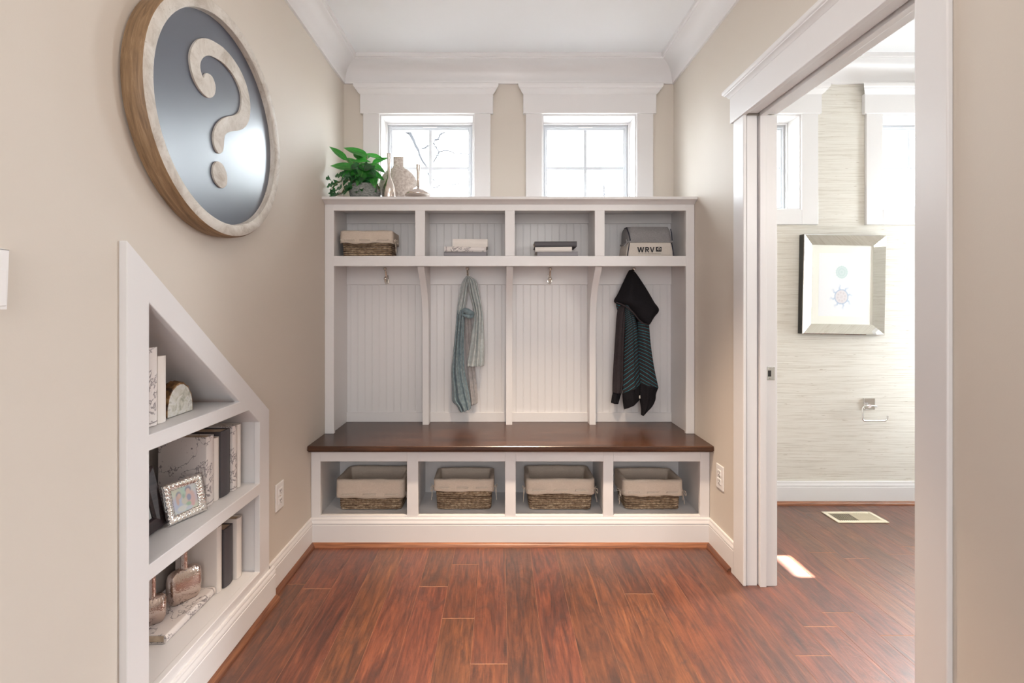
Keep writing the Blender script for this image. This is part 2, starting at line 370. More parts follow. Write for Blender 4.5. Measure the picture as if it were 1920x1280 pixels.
def catmull(P, n):
    """resample a polyline of tuples to n+1 smooth points"""
    P = [Vector(p) for p in P]; out = []
    L = [0]
    for a, b in zip(P, P[1:]): L.append(L[-1] + (b - a).length)
    for i in range(n + 1):
        s = L[-1] * i / n; k = max(j for j in range(len(P) - 1) if L[j] <= s + 1e-9); t = (s - L[k]) / max(L[k + 1] - L[k], 1e-9)
        p0, p1, p2, p3 = P[max(k - 1, 0)], P[k], P[k + 1], P[min(k + 2, len(P) - 1)]
        out.append(0.5 * ((2 * p1) + (p2 - p0) * t + (2 * p0 - 5 * p1 + 4 * p2 - p3) * t * t + (3 * p1 - p0 - 3 * p2 + p3) * t ** 3))
    return out

# ------------------------------------------------------------------ room shell
WZ0, WZ1, WW = 1.783, 2.369, 0.58
WINX = [-0.4418, 0.544, 1.543, 2.606]
GX, GZ0, GZ1, GY = 0.2405, 1.838, 2.3186, 2.967
YBO = YB + 0.20
XM = XR + TW / 2
# bookcase opening in the left wall (y, z)
BK = [(1.22, 0.06), (1.815, 0.06), (1.815, 0.775), (1.22, 1.26)]
wallpanel('wall_left', 'wall', rect(YF - 0.1, YBO, -0.05, ZC + 0.1), [BK], 'x', XL, XL - 0.05)
wh = [rect(x - WW / 2, x + WW / 2, WZ0, WZ1) for x in WINX]
wallpanel('wall_back', 'wall', rect(XL, XM, -0.05, ZC + 0.1), wh[:2], 'y', YB, YBO)
wallpanel('wall_powder_back', 'grass', rect(XM, PXR + 0.1, -0.05, ZC + 0.1), wh[2:], 'y', YB, YBO)
DY0, DY1, DZ = 1.169, 1.988, 2.02
dh = [(DY0 - 0.02, -0.05), (DY1 + 0.02, -0.05), (DY1 + 0.02, DZ + 0.02), (DY0 - 0.02, DZ + 0.02)]
def doorwall(y0, y1): return [(y0, -0.05), (DY0 - 0.02, -0.05), (DY0 - 0.02, DZ + 0.02), (DY1 + 0.02, DZ + 0.02), (DY1 + 0.02, -0.05), (y1, -0.05), (y1, ZC + 0.1), (y0, ZC + 0.1)]
wallpanel('wall_right', 'wall', doorwall(YF - 0.1, YB), [], 'x', XR, XM)
wallpanel('wall_powder_left', 'grass', doorwall(PYF, YB), [], 'x', XM, XR + TW)
SWY0, SWY1, SWZ0, SWZ1 = 2.27, 2.60, 0.40, 2.15; NWY0, NWY1, NWZ0, NWZ1 = 2.015, 2.205, 1.38, 1.58       # unseen powder room side openings; the small one shaped for the floor sun patch
wallpanel('wall_powder_right', 'grass', rect(PYF, YBO, -0.05, ZC + 0.1), [rect(SWY0, SWY1, SWZ0, SWZ1), rect(NWY0, NWY1, NWZ0, NWZ1)], 'x', PXR, PXR + 0.15)
wallpanel('wall_powder_front', 'grass', rect(XR + TW, PXR, -0.05, ZC + 0.1), [], 'y', PYF, PYF - 0.1)
wallpanel('wall_front', 'wall', rect(XL, XR, -0.05, ZC + 0.1), [], 'y', YF, YF - 0.1)
struct(MB().box(XL - 0.05, PXR + 0.15, YF - 0.1, YBO, ZC, ZC + 0.1).build('ceiling', 'ceil'))

# floor: every board its own raised face set over the joint filler
def floor():
    bm = bmesh.new(); lay = bm.loops.layers.float_color.new('board')
    W = 0.1238; known = {}
    def row(x): return math.floor((x - 0.026) / W)
    for x, y in ((-0.28, 1.987), (-0.16, 2.159), (-0.16, 1.785), (-0.04, 1.558), (-0.78, 1.973), (1.2, 1.74), (1.08, 1.595), (1.45, 1.692), (1.95, 2.246), (0.58, 1.938)):
        known.setdefault(row(x), []).append(y)
    r = random.Random(11)
    for k in range(row(XL - 0.3), row(PXR) + 2):
        x0 = 0.026 + k * W; x1 = x0 + W
        x0c, x1c = max(x0, XL - 0.05), min(x1, PXR + 0.1)
        if x1c - x0c < 0.004: continue
        ks = sorted(known.get(k, []))
        if ks:
            ys = list(ks); y = ks[-1] + r.uniform(0.75, 1.3)
            while y < YB: ys.append(y); y += r.uniform(0.6, 1.5)
            y = ks[0] - r.uniform(0.8, 1.3)
            while y > YF: ys.insert(0, y); y -= r.uniform(0.6, 1.5)
        else:
            ys = []; y = YF + r.uniform(0.1, 1.2)
            while y < YB:
                if not (1.25 < y < 2.25 and -0.95 < x0 < 0.95): ys.append(y)
                y += r.uniform(0.6, 1.5)
        ys = [YF - 0.05] + ys + [YB + 0.02]
        for a, b in zip(ys, ys[1:]):
            if b - a < 0.02: continue
            c = (r.random(), r.random(), r.random(), 1); g, ge, h, e = 0.00025, 0.0012, 0.0006, 0.0005
            lo = [(x0c + g, a + ge), (x1c - g, a + ge), (x1c - g, b - ge), (x0c + g, b - ge)]
            hi = [(x0c + g + e, a + ge + e), (x1c - g - e, a + ge + e), (x1c - g - e, b - ge - e), (x0c + g + e, b - ge - e)]
            A = [bm.verts.new((*p, -h)) for p in lo]; B = [bm.verts.new((*p, 0)) for p in hi]
            fs = [bm.faces.new(B)] + [bm.faces.new((A[i], A[(i + 1) % 4], B[(i + 1) % 4], B[i])) for i in range(4)]
            for f in fs:
                for lp in f.loops: lp[lay] = c
    mb = MB(); mb.bm.free(); mb.bm = bm
    o = struct(mb.build('floor', 'floor', recalc=True))
    o.data.materials.append(M['gap'])
    mb = MB(); mb.box(XL - 0.05, PXR + 0.1, YF - 0.1, YBO, -0.05, -0.0006)
    mb.build('floor_bed', 'gap', parent=o)
floor()

# mouldings: swept profiles; profile points are (out from wall, z)
def run_x(name, prof, x0, x1, ywall, m, sgn=-1, mit0=0, mit1=0):
    mb = MB(); A = [(x0 + mit0 * p[0], ywall + sgn * p[0], p[1]) for p in prof]; B = [(x1 + mit1 * p[0], ywall + sgn * p[0], p[1]) for p in prof]
    mb.loft([A, B]); return struct(mb.build(name, m, smooth=True, angle=28))
def run_y(name, prof, y0, y1, xwall, m, sgn, mit0=0, mit1=0):
    mb = MB(); A = [(xwall + sgn * p[0], y0 + mit0 * p[0], p[1]) for p in prof]; B = [(xwall + sgn * p[0], y1 + mit1 * p[0], p[1]) for p in prof]
    mb.loft([A, B]); return struct(mb.build(name, m, smooth=True, angle=28))
cz0 = 2.55; cc = 0.108
crown = [(0, cz0), (0.012, cz0), (0.013, cz0 + 0.010), (0.015, cz0 + 0.014)]
for i in range(9):
    a = i / 8 * pi / 2
    crown.append((0.015 + (cc - 0.030) * (1 - cos(a)), cz0 + 0.018 + 0.088 * sin(a)))
crown += [(cc - 0.010, cz0 + 0.109), (cc - 0.010, cz0 + 0.114), (cc, cz0 + 0.116), (cc, ZC), (0, ZC)]
run_x('trim_1', crown, XL, XR, YB, 'paint', -1, 1, -1)
run_y('trim_2', crown, YF, YB, XL, 'paint', 1, 0, -1)
run_y('trim_3', crown, YF, YB, XR, 'paint', -1, 0, -1)
run_x('trim_4', crown, XR + TW, PXR, YB, 'paint', -1, 1, -1)
run_y('trim_5', crown, PYF, YB, PXR, 'paint', -1, 0, -1)
run_y('trim_6', crown, PYF, YB, XR + TW, 'paint', 1, 0, -1)
bz = 0.137
base = [(0, 0), (0.013, 0), (0.013, bz - 0.034), (0.0105, bz - 0.032), (0.0105, bz - 0.029), (0.013, bz - 0.027), (0.0125, bz - 0.018), (0.009, bz - 0.012), (0.0085, bz - 0.008), (0.009, bz - 0.006), (0.007, bz), (0, bz)]
q = 0.019
def qr(off): return [(off, 0)] + [(off + q * cos(a), q * sin(a)) for a in [i / 6 * pi / 2 for i in range(7)]]
YC = 2.335
XBK = -0.931
BKE = 1.902
run_x('baseboard_back', base, XL, XR, YC, 'paint', -1, 1, -1)
run_y('baseboard_left', base, BKE, YC, XL, 'paint', 1, 0, -1)
run_y('baseboard_bookcase', base, 1.135, BKE, XBK, 'paint', 1)
run_y('baseboard_left_near', base, YF, 1.135, XL, 'paint', 1)
run_y('baseboard_right', base, 2.0765, YC, XR, 'paint', -1, 0, -1)
run_y('baseboard_right_near', base, YF, 1.0795, XR, 'paint', -1)
run_x('baseboard_powder_back', base, XR + TW, PXR, YB, 'paint', -1, 1, -1)
run_y('baseboard_powder_right', base, PYF, YB, PXR, 'paint', -1, 0, -1)
qp = qr(0.013)
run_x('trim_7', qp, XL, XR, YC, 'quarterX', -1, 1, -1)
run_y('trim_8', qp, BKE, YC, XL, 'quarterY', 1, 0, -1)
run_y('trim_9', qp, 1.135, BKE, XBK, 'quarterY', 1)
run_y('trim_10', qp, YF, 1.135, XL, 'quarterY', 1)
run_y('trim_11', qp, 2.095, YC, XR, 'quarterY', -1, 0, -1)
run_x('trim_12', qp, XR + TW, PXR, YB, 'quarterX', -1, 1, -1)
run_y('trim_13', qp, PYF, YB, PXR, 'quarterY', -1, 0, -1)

# ------------------------------------------------------------------ windows
def ringbox(mb, x0, x1, z0, z1, w, y0, y1, wt=None, wb=None):
    wt = w if wt is None else wt; wb = w if wb is None else wb
    mb.box(x0, x0 + w, y0, y1, z0, z1); mb.box(x1 - w, x1, y0, y1, z0, z1)
    mb.box(x0 + w, x1 - w, y0, y1, z1 - wt, z1); mb.box(x0 + w, x1 - w, y0, y1, z0, z0 + wb)
def window(n, xc):
    r = sroot('window_%d' % n, (xc, YB, WZ0))
    h = WW / 2; c = 0.096
    mb = MB(); e = 0.004
    mb.box(xc - h - c, xc - h + e, YB - 0.018, YB, WZ0 - 0.088, WZ1); mb.box(xc + h - e, xc + h + c, YB - 0.018, YB, WZ0 - 0.088, WZ1)
    mb.box(xc - h + e, xc + h - e, YB - 0.018, YB, WZ0 - 0.088, WZ0 + e)
    mb.build('casing', 'paint', r, bevel=0.003)
    mb = MB(); mb.box(xc - h - c - 0.016, xc + h + c + 0.016, YB - 0.026, YB, WZ1 - e, 2.484)
    mb.build('frieze_board', 'paint', r, bevel=0.003)
    mb = MB(); p = [(0.026, 2.478), (0.030, 2.482), (0.036, 2.486), (0.044, 2.498), (0.050, 2.503), (0.050, 2.508), (0.055, 2.512), (0.058, 2.518), (0.058, 2.534), (0.055, 2.537), (0, 2.537), (0, 2.478)]
    x0, x1 = xc - h - c - 0.016, xc + h + c + 0.016
    L = [[(x0 - (q_ - 0.026), YB - 0.0, z) for q_, z in p], [(x0 - (q_ - 0.026), YB - q_, z) for q_, z in p], [(x1 + (q_ - 0.026), YB - q_, z) for q_, z in p], [(x1 + (q_ - 0.026), YB, z) for q_, z in p]]
    mb.loft(L[1:3]); mb.build('head_cap', 'paint', r, smooth=True)
    # jamb liner
    mb = MB(); ringbox(mb, xc - h, xc + h, WZ0, WZ1, 0.012, YB - 0.006, YB + 0.105); ringbox(mb, xc - h, xc + h, WZ0, WZ1, 0.022, YB + 0.105, YBO)
    mb.build('jamb', 'paint', r, bevel=0.002)
    mb = MB(); a = 0.022
    ringbox(mb, xc - h + a, xc + h - a, WZ0 + a, WZ1 - a, h - a - GX, GY - 0.018, GY + 0.018, WZ1 - a - GZ1, GZ0 - WZ0 - a)
    ringbox(mb, xc - h + a + 0.010, xc + h - a - 0.010, WZ0 + a + 0.01, WZ1 - a - 0.01, 0.008, GY - 0.024, GY - 0.018)
    sash = mb.build('sash', 'vinyl', r, bevel=0.002)
    mb = MB(); mb.box(xc - 0.010, xc + 0.010, GY - 0.013, GY + 0.013, GZ0, GZ1); zm = (GZ0 + GZ1) / 2
    mb.box(xc - GX, xc - 0.010, GY - 0.013, GY + 0.013, zm - 0.010, zm + 0.010); mb.box(xc + 0.010, xc + GX, GY - 0.013, GY + 0.013, zm - 0.010, zm + 0.010)
    mb.build('muntin', 'vinyl', sash, bevel=0.002)
    mb = MB(); mb.box(xc - 0.045, xc + 0.045, GY - 0.026, GY - 0.0185, GZ1 + 0.012, GZ1 + 0.018); mb.build('label_strip', 'bkslate' if False else 'plastic', sash)
    MB().box(xc - GX - 0.004, xc + GX + 0.004, GY - 0.002, GY + 0.002, GZ0 - 0.004, GZ1 + 0.004).build('glass_pane', 'glass', r)
for i, x in enumerate(WINX): window(i + 1, x)
for n, (ya, yb, za, zb) in ((5, (SWY0, SWY1, SWZ0, SWZ1)), (6, (NWY0, NWY1, NWZ0, NWZ1))):  # the small pane is added to let the sun patch in
    r = sroot('window_%d' % n, (PXR, (ya + yb) / 2, za))
    mb = MB(); c = 0.030; f = 0.03 if n == 5 else 0.008
    mb.box(PXR - 0.018, PXR, ya - c, ya, za - c, zb + c); mb.box(PXR - 0.018, PXR, yb, yb + c, za - c, zb + c)
    mb.box(PXR - 0.018, PXR, ya, yb, zb, zb + c); mb.box(PXR - 0.018, PXR, ya, yb, za - c, za); mb.build('casing', 'paint', r, bevel=0.003)
    mb = MB()
    for y0, y1, z0, z1 in ((ya, ya + f, za, zb), (yb - f, yb, za, zb), (ya + f, yb - f, zb - f, zb), (ya + f, yb - f, za, za + f)): mb.box(PXR + 0.06, PXR + 0.10, y0, y1, z0, z1)
    mb.build('sash', 'vinyl', r, bevel=0.002)
    MB().box(PXR + 0.078, PXR + 0.082, ya, yb, za, zb).build('glass_pane', 'glass', r)
# added unseen slab: keeps the sun out of the larger side window
struct(MB().box(PXR + 0.15, PXR + 2.6, 2.235, 4.2, 2.40, 2.50).build('sun_block_slab', 'paint'))

# ------------------------------------------------------------------ doorway
r = sroot('door_1', (XR, (DY0 + DY1) / 2, 0))
CW = 0.087; XC = 1.044
mb = MB(); mb.box(XC, XR, DY1, DY1 + CW, 0, DZ + 0.002); mb.box(XC, XR, DY0 - CW, DY0, 0, DZ + 0.002)
mb.build('casing', 'paint', r, bevel=0.003)
mb = MB(); mb.box(XC - 0.008, XR, DY0 - CW - 0.016, DY1 + CW + 0.016, DZ, 2.136); mb.build('frieze_board', 'paint', r, bevel=0.003)
p = [(0.020, 2.132), (0.026, 2.136), (0.030, 2.145), (0.038, 2.150), (0.039, 2.154), (0.044, 2.157), (0.046, 2.161), (0.046, 2.172), (0.044, 2.174), (0, 2.174), (0, 2.132)]
mb = MB(); y0, y1 = DY0 - CW - 0.016, DY1 + CW + 0.016
mb.loft([[(XR - a, y0 - (a - 0.02), z) for a, z in p], [(XR - a, y1 + (a - 0.02), z) for a, z in p]]); mb.build('head_cap', 'paint', r, smooth=True)
# jamb sets (split jamb with a stop between), far, near and head
XE = XR + TW + 0.004
mb = MB()
for s, y in ((1, DY1), (-1, DY0)):
    def bx(x0, x1, o, mb=mb, s=s, y=y): mb.box(x0, x1, min(y + s * o, y + s * 0.03), max(y + s * o, y + s * 0.03), 0, DZ + 0.0)
    bx(XR + 0.004, XR + 0.048, 0.006); bx(XR + 0.048, XR + 0.055, 0.018); bx(XR + 0.055, XR + 0.082, -0.006); bx(XR + 0.082, XE - 0.006, 0.002); bx(XE - 0.006, XE, 0.005); bx(XR - 0.002, XR + 0.004, 0.014)
for x0, x1, o in ((XR + 0.004, XR + 0.048, 0.006), (XR + 0.048, XR + 0.055, 0.016), (XR + 0.055, XR + 0.082, -0.006), (XR + 0.082, XE - 0.006, 0.002), (XE - 0.006, XE, 0.005), (XR - 0.002, XR + 0.004, 0.012)):
    mb.box(x0, x1, DY0, DY1, DZ + o, DZ + 0.02)
mb.build('jamb', 'paint', r, bevel=0.0015)
zs = PZ(700, DY1)
mb = MB(); ys = DY1 + 0.002; mb.box(XR + 0.088, XR + 0.121, ys - 0.0015, ys + 0.004, zs - 0.029, zs + 0.029); st_ = mb.build('strike_plate', 'chrome', r, bevel=0.001)
mb = MB(); mb.box(XR + 0.092, XR + 0.105, ys - 0.0022, ys, zs - 0.013, zs + 0.013); mb.build('latch_slot', 'slot', st_)
mb = MB()
for dz in (-0.021, 0.021): mb.lathe([(0.003, 0), (0.003, 0.0012)], XR + 0.0985, ys - 0.0028, zs + dz, 12, axis='y')
mb.build('screw', 'nickel', st_)

# ------------------------------------------------------------------ locker unit
YL, YP = 2.517, 2.784        # face frame plane, back panel plane
LZ = 1.786; SZ = 0.509
root = thing('locker_unit', 'tall white built-in locker with four open cubbies and beadboard back', 'locker', (0.05, 2.65, SZ))
eps = 0.0015
xl, xr = XL + eps, XR - eps
mulls = [-0.4325, 0.055, 0.5425]; mw = 0.0265
mb = MB()
mb.box(xl, -0.8997, YL, YL + 0.02, SZ, 1.752); mb.box(1.0106, xr, YL, YL + 0.02, SZ, 1.752)
mb.box(-0.8997, 1.0106, YL, YL + 0.02, 1.4177, 1.4725); mb.box(-0.8997, 1.0106, YL, YL + 0.02, 1.7185, 1.752)
for x in mulls: mb.box(x - mw, x + mw, YL, YL + 0.02, 1.4725, 1.7185)
mb.build('face_frame', 'paint', root, bevel=0.0015)
mb = MB(); p = [(YP, LZ - 0.034), (YL, LZ - 0.034), (YL - 0.004, LZ - 0.032), (YL - 0.010, LZ - 0.027), (YL - 0.024, LZ - 0.021), (YL - 0.028, LZ - 0.019), (YL - 0.033, LZ - 0.018), (YL - 0.041, LZ - 0.014), (YL - 0.041, LZ - 0.004), (YL - 0.037, LZ), (YB - 0.001, LZ), (YB - 0.001, LZ - 0.034)]
mb.prism(p, 'x', xl, xr); mb.build('cornice_top', 'paint', root, smooth=True, angle=30)
for x0, x1 in ((xl, -0.915), (1.026, xr)):
    mb = MB(); mb.box(x0, x1, YL + 0.02, YP, SZ, LZ - 0.034); mb.build('side_panel', 'paint', root)
mb = MB(); mb.box(-0.915, 1.026, YL + 0.02, YP, 1.44, 1.4705); mb.build('shelf', 'paint', root)
for x in mulls:
    mb = MB(); mb.box(x - 0.012, x + 0.012, YL + 0.02, YP, 1.4705, LZ - 0.034); mb.build('cubby_divider', 'paint', root)
    cv = [(2.535, 1.4395), (2.547, 1.41), (2.575, 1.38), (2.605, 1.35), (2.640, 1.31), (2.668, 1.265), (2.688, 1.215), (2.701, 1.15), (2.707, 1.08), (2.709, 1.0)]
    cv = [(2.520, 1.4177)] + [tuple(v) for v in catmull(cv, 28)][1:]
    pts = cv + [(2.709, SZ), (YP, SZ), (YP, 1.4395), (2.538, 1.4395), (2.538, 1.4177)]
    mb = MB(); mb.prism(pts, 'x', x - 0.018, x + 0.018); mb.build('curved_divider', 'paint', root, smooth=True, angle=30)
def bead(mb, x0, x1, z0, z1, y, yb):
    pr = [(x0, y)]; x = x0 + 0.02
    while x < x1 - 0.008:
        pr += [(x - 0.0034, y), (x - 0.0028, y + 0.0012), (x - 0.0022, y), (x - 0.0012, y - 0.0005), (x, y - 0.0007), (x + 0.0012, y - 0.0005), (x + 0.0022, y), (x + 0.0028, y + 0.0012), (x + 0.0034, y)]
        x += 0.0432
    pr.append((x1, y)); A = [(a, b, z0) for a, b in pr] ; B = [(a, b, z1) for a, b in pr]
    mb.loft([A, B], closed_ring=False)
bays = list(zip([-0.915] + [x + 0.012 for x in mulls], [x - 0.012 for x in mulls] + [1.026]))
mb = MB(); bead(mb, -0.915, 1.026, SZ, LZ - 0.034, YP, YB); mb.build('beadboard_back', 'paint', root, smooth=True, angle=25)
MB().box(-0.915, 1.026, YP + 0.006, YB - 0.002, SZ, LZ - 0.036).build('back_board', 'paint', root)
mb = MB(); mb.box(-0.915, 1.026, YP - 0.012, YP - 0.002, 1.329, 1.44); mb.build('hook_rail', 'paint', root, bevel=0.0015)
mb = MB(); mb.box(-0.915, 1.026, YP - 0.012, YP - 0.002, SZ, 0.565); mb.build('base_rail', 'paint', root, bevel=0.0015)
mb = MB(); mb.box(-0.915, 1.026, YP - 0.012, YP - 0.002, 1.695, LZ - 0.034); mb.build('top_rail', 'paint', root, bevel=0.0015)
# coat hooks
def hook(x, z0=1.372):
    y = YP - 0.012
    mb = MB(); mb.box(x - 0.009, x + 0.009, y - 0.004, y, z0 - 0.034, z0 + 0.012); mb.lathe([(0.013, -0.006), (0.0145, 0)], x, y, z0 - 0.022, 16, axis='y')
    mb.tube([(x, y - 0.004, z0 - 0.02), (x, y - 0.016, z0 - 0.014), (x, y - 0.026, z0 + 0.012), (x, y - 0.034, z0 + 0.034), (x, y - 0.046, z0 + 0.045)], [0.009, 0.0085, 0.0065, 0.0065, 0.0065], 10)
    mb.tube([(x, y - 0.004, z0 - 0.022), (x, y - 0.022, z0 - 0.034), (x, y - 0.036, z0 - 0.026), (x, y - 0.038, z0 - 0.012)], [0.009, 0.0085, 0.0075, 0.0075], 10)
    bmesh.ops.create_uvsphere(mb.bm, u_segments=12, v_segments=8, radius=0.0105, matrix=Matrix.Translation((x, y - 0.049, z0 + 0.047)))
    bmesh.ops.create_uvsphere(mb.bm, u_segments=12, v_segments=8, radius=0.0115, matrix=Matrix.Translation((x, y - 0.038, z0 - 0.010)))
    mb.build('coat_hook', 'nickel', root, smooth=True, angle=40)
HX = [-0.673, -0.190, 0.297, 0.787]
for x in HX: hook(x)

# bench
root = thing('storage_bench', 'low white storage bench with dark stained seat and four basket cubbies', 'bench', (0.05, 2.5, 0))
ops = [(-0.902, -0.467), (-0.4107, 0.0268), (0.0805, 0.5207), (0.5717, 1.0092)]
zt, zb = 0.419, 0.148
mb = MB(); xs = [xl] + [v for o in ops for v in o] + [xr]
for i in range(0, len(xs), 2): mb.box(xs[i], xs[i + 1], YC, YC + 0.02, 0.0, 0.4755)
for a, b in ops: mb.box(a, b, YC, YC + 0.02, zt, 0.4755); mb.box(a, b, YC, YC + 0.02, 0.0, zb)
mb.build('face_frame', 'paint', root, bevel=0.0015)
FB = 0.133; YK = 2.665
MB().box(xl, xr, YC + 0.02, YK, FB - 0.02, FB).build('bottom_shelf', 'paint', root)
MB().box(xl, xr, YK, YK + 0.012, 0.0, 0.4755).build('back_panel', 'paint', root)
for x0, x1 in ((xl, -0.918), (1.026, xr)): MB().box(x0, x1, YC + 0.02, YK, FB, 0.4755).build('side_panel', 'paint', root)
for a, b in zip(ops, ops[1:]):
    x = (a[1] + b[0]) / 2; MB().box(x - 0.012, x + 0.012, YC + 0.02, YK, FB, 0.4755).build('cubby_divider', 'paint', root)
p = [(2.29, 0.506), (2.293, SZ), (YP - 0.0, SZ), (YB - 0.002, SZ), (YB - 0.002, 0.4755), (2.305, 0.4755), (2.302, 0.478), (2.300, 0.482), (2.295, 0.485), (2.290, 0.486), (2.2885, 0.490)]
mb = MB(); mb.prism(p, 'x', xl, xr); o = mb.build('seat', 'bench', root, smooth=True, angle=30); o['label'] = 'dark brown stained wood seat'

# ------------------------------------------------------------------ bookcase under the stair slope
root = thing('niche_bookcase', 'white built-in bookcase with sloped top recessed in the wall', 'bookcase', (XL, 1.5, 0.0))
def slope(y): return 1.365 - (y - 1.159) * (1.365 - 0.782) / (1.875 - 1.159)
ycut = 1.159
out = [(1.159, 0.0), (1.875, 0.0), (1.875, 0.782), (1.159, 1.365)]
h1 = [(1.233, 0.858), (1.663, 0.858), (1.233, 1.209)]
h2 = [(1.233, 0.513), (1.80, 0.513), (1.80, 0.751), (1.723, 0.814), (1.233, 0.818)]
h2[-1] = (1.233, 0.816)
h3 = [(1.233, 0.17), (1.80, 0.17), (1.80, 0.470), (1.233, 0.470)]
bmx = wallpanel('face_frame', 'paint', out, [h1, h2, h3], 'x', XBK, XL - 0.001)
del bmx['kind']
for v in bmx.data.vertices: v.co -= Vector(root.location)
bmx.parent = root
md = bmx.modifiers.new('bevel', 'BEVEL'); md.width = 0.0015; md.segments = 1; md.limit_method = 'ANGLE'; md.angle_limit = R(40)
XKB = -1.21
Yn, Yf = 1.224, 1.811
MB().box(XKB, XL - 0.001, Yn, 1.66, 0.820, 0.857).build('shelf', 'paint', root)
MB().box(XKB, XL - 0.001, Yn, Yf, 0.472, 0.512).build('shelf', 'paint', root)
MB().box(XKB, XL - 0.001, Yn, Yf, 0.13, 0.169).build('shelf', 'paint', root)
MB().box(XKB, XL - 0.001, Yn - 0.012, Yn, 0.13, 1.24).build('side_panel', 'paint', root)
MB().box(XKB, XL - 0.001, Yf, Yf + 0.012, 0.13, 0.76).build('side_panel', 'paint', root)
mb = MB(); mb.prism([(Yn, 1.226), (Yf, 0.748), (Yf, 0.763), (Yn, 1.241)], 'x', XKB, XL - 0.001); mb.build('sloped_lid', 'paint', root)
mb = MB(); mb.prism([(Yn - 0.012, 0.13), (Yf + 0.012, 0.13), (Yf + 0.012, 0.763), (Yn - 0.012, 1.25)], 'x', XKB - 0.012, XKB); mb.build('back_panel', 'paint', root)

# ------------------------------------------------------------------ books
def book(loc, w, t, h, cover, label, group=None, rz=0, pose='stand', rounded=True, spine=None):
    """local frame: spine toward +X, thickness along Y, height along Z; w = depth of the cover"""
    o = bpy.data.objects.new('book', None); COL.objects.link(o); o.location = loc
    o.empty_display_size = 0.03
    o.rotation_euler = {'stand': (0, 0, rz), 'flat_spine_front': (R(90), 0, rz), 'flat_y': (0, 0, rz)}[pose]
    tag(o, label, 'book', group)
    b = 0.0025; mb = MB()
    mb.box(-w, -0.004, 0, b, 0, h); mb.box(-w, -0.004, t - b, t, 0, h)
    pr = [(-0.005, 0), (-0.001, 0.0006)] + [((0.004 if rounded else 0.0) * sin(pi * i / 6), t * (0.08 + 0.84 * i / 6)) for i in range(7)] + [(-0.001, t - 0.0006), (-0.005, t), (-0.005, t - b), (-0.0055, b)]
    mb.prism(pr, 'z', 0, h)
    mb.build('cover', cover, o, world=False, smooth=True, angle=40)
    mb = MB(); mb.box(-w + 0.005, -0.0058, b + 0.0003, t - b - 0.0003, 0.003, h - 0.004); mb.build('pages', 'pages', o, world=False)
    return o
Z1, Z2, Z3 = 0.8585, 0.5135, 0.1705
XS = -0.992
g = 'books standing in the sloped bookcase'
def stand(y0, y1, z, h, w, cover, label, x=XS): return book((x, y0 + 0.0006, z), w, y1 - y0 - 0.0012, h, cover, label, g)
stand(1.313, 1.346, Z1, 0.224, 0.17, 'map', 'tall book in map-print cover on the top triangular shelf')
stand(1.346, 1.381, Z1, 0.196, 0.16, 'bkwhite', 'ivory book beside the agate on the top triangular shelf')
stand(1.586, 1.629, Z2, 0.238, 0.165, 'map', 'thick map-print book behind the silver photo frame, cover showing', -1.003)
stand(1.629, 1.660, Z2, 0.222, 0.16, 'bkwhite', 'ivory book between the thick map-print and charcoal books, middle shelf', -1.003)
stand(1.662, 1.720, Z2, 0.236, 0.17, 'bkgrey', 'thick charcoal book standing on the middle shelf', -0.999)
stand(1.723, 1.753, Z2, 0.240, 0.17, 'map', 'thin map-print book to the far side of the charcoal book')
stand(1.754, 1.780, Z2, 0.238, 0.16, 'bkwhite', 'slim ivory book at the far end of the middle shelf row')
stand(1.662, 1.692, Z3, 0.236, 0.15, 'bkwhite', 'large ivory book behind the metal bottle, cover showing, bottom shelf', -1.012)
stand(1.694, 1.749, Z3, 0.213, 0.16, 'bkgrey', 'charcoal book standing on the bottom shelf', -1.005)
stand(1.751, 1.786, Z3, 0.226, 0.17, 'bkwhite', 'ivory book with rusty top edge at far end of bottom shelf')
# lying map book: spine toward the room
o = book((-1.020, 1.660, Z3), 0.165, 0.026, 0.244, 'map', 'map-print book lying flat under the hammered bottles', None, 0)
o.rotation_euler = (R(90), 0, 0)     # height runs toward -Y, thickness up
# cubby stacks on the locker shelf (spines toward the room)
ZS = 1.4712
def flat(xc, y, z, length, t, w, cover, rz, label, group):
    o = book((xc, y, z), w, t, length, cover, label, group)
    # local z(length) -> world +X, local y(thickness) -> world Z, local x(spine) -> world -Y
    m3 = Matrix(((0, 0, 1), (-1, 0, 0), (0, 1, 0)))
    # m3 columns map local axes: x->(0,-1,0), y->(0,0,1), z->(1,0,0)
    mat4 = Matrix.Translation(Vector((xc, y, z))) @ Matrix.Rotation(rz, 4, 'Z') @ m3.to_4x4() @ Matrix.Translation(Vector((0, 0, -length / 2)))
    o.matrix_world = mat4
    return o
g2 = 'books lying in the second cubby'; g3 = 'books lying in the third cubby'
flat(PX(872.5, 2.59), 2.590, ZS, 0.238, 0.0325, 0.165, 'bkslate', R(0), 'slate book at the bottom of the stack topped by ivory', g2)
flat(PX(872.5, 2.592), 2.590, ZS + 0.033, 0.232, 0.028, 0.16, 'map', R(5), 'map-print book in the middle of the stack topped by ivory', g2)
flat(PX(881.5, 2.60), 2.602, ZS + 0.0615, 0.196, 0.044, 0.15, 'bkwhite', R(2), 'thick ivory book on top of the map-print book', g2)
flat(PX(1045.5, 2.59), 2.595, ZS, 0.226, 0.0345, 0.165, 'bkslate', R(-5), 'slate book at the bottom of the stack topped by grey', g3)
flat(PX(1038, 2.60), 2.605, ZS + 0.035, 0.205, 0.027, 0.16, 'bkwhite', R(-3), 'ivory book between two grey books', g3)
flat(PX(1042, 2.60), 2.600, ZS + 0.0625, 0.236, 0.030, 0.15, 'bkgrey', R(-1), 'dark grey book on top of the ivory book', g3)

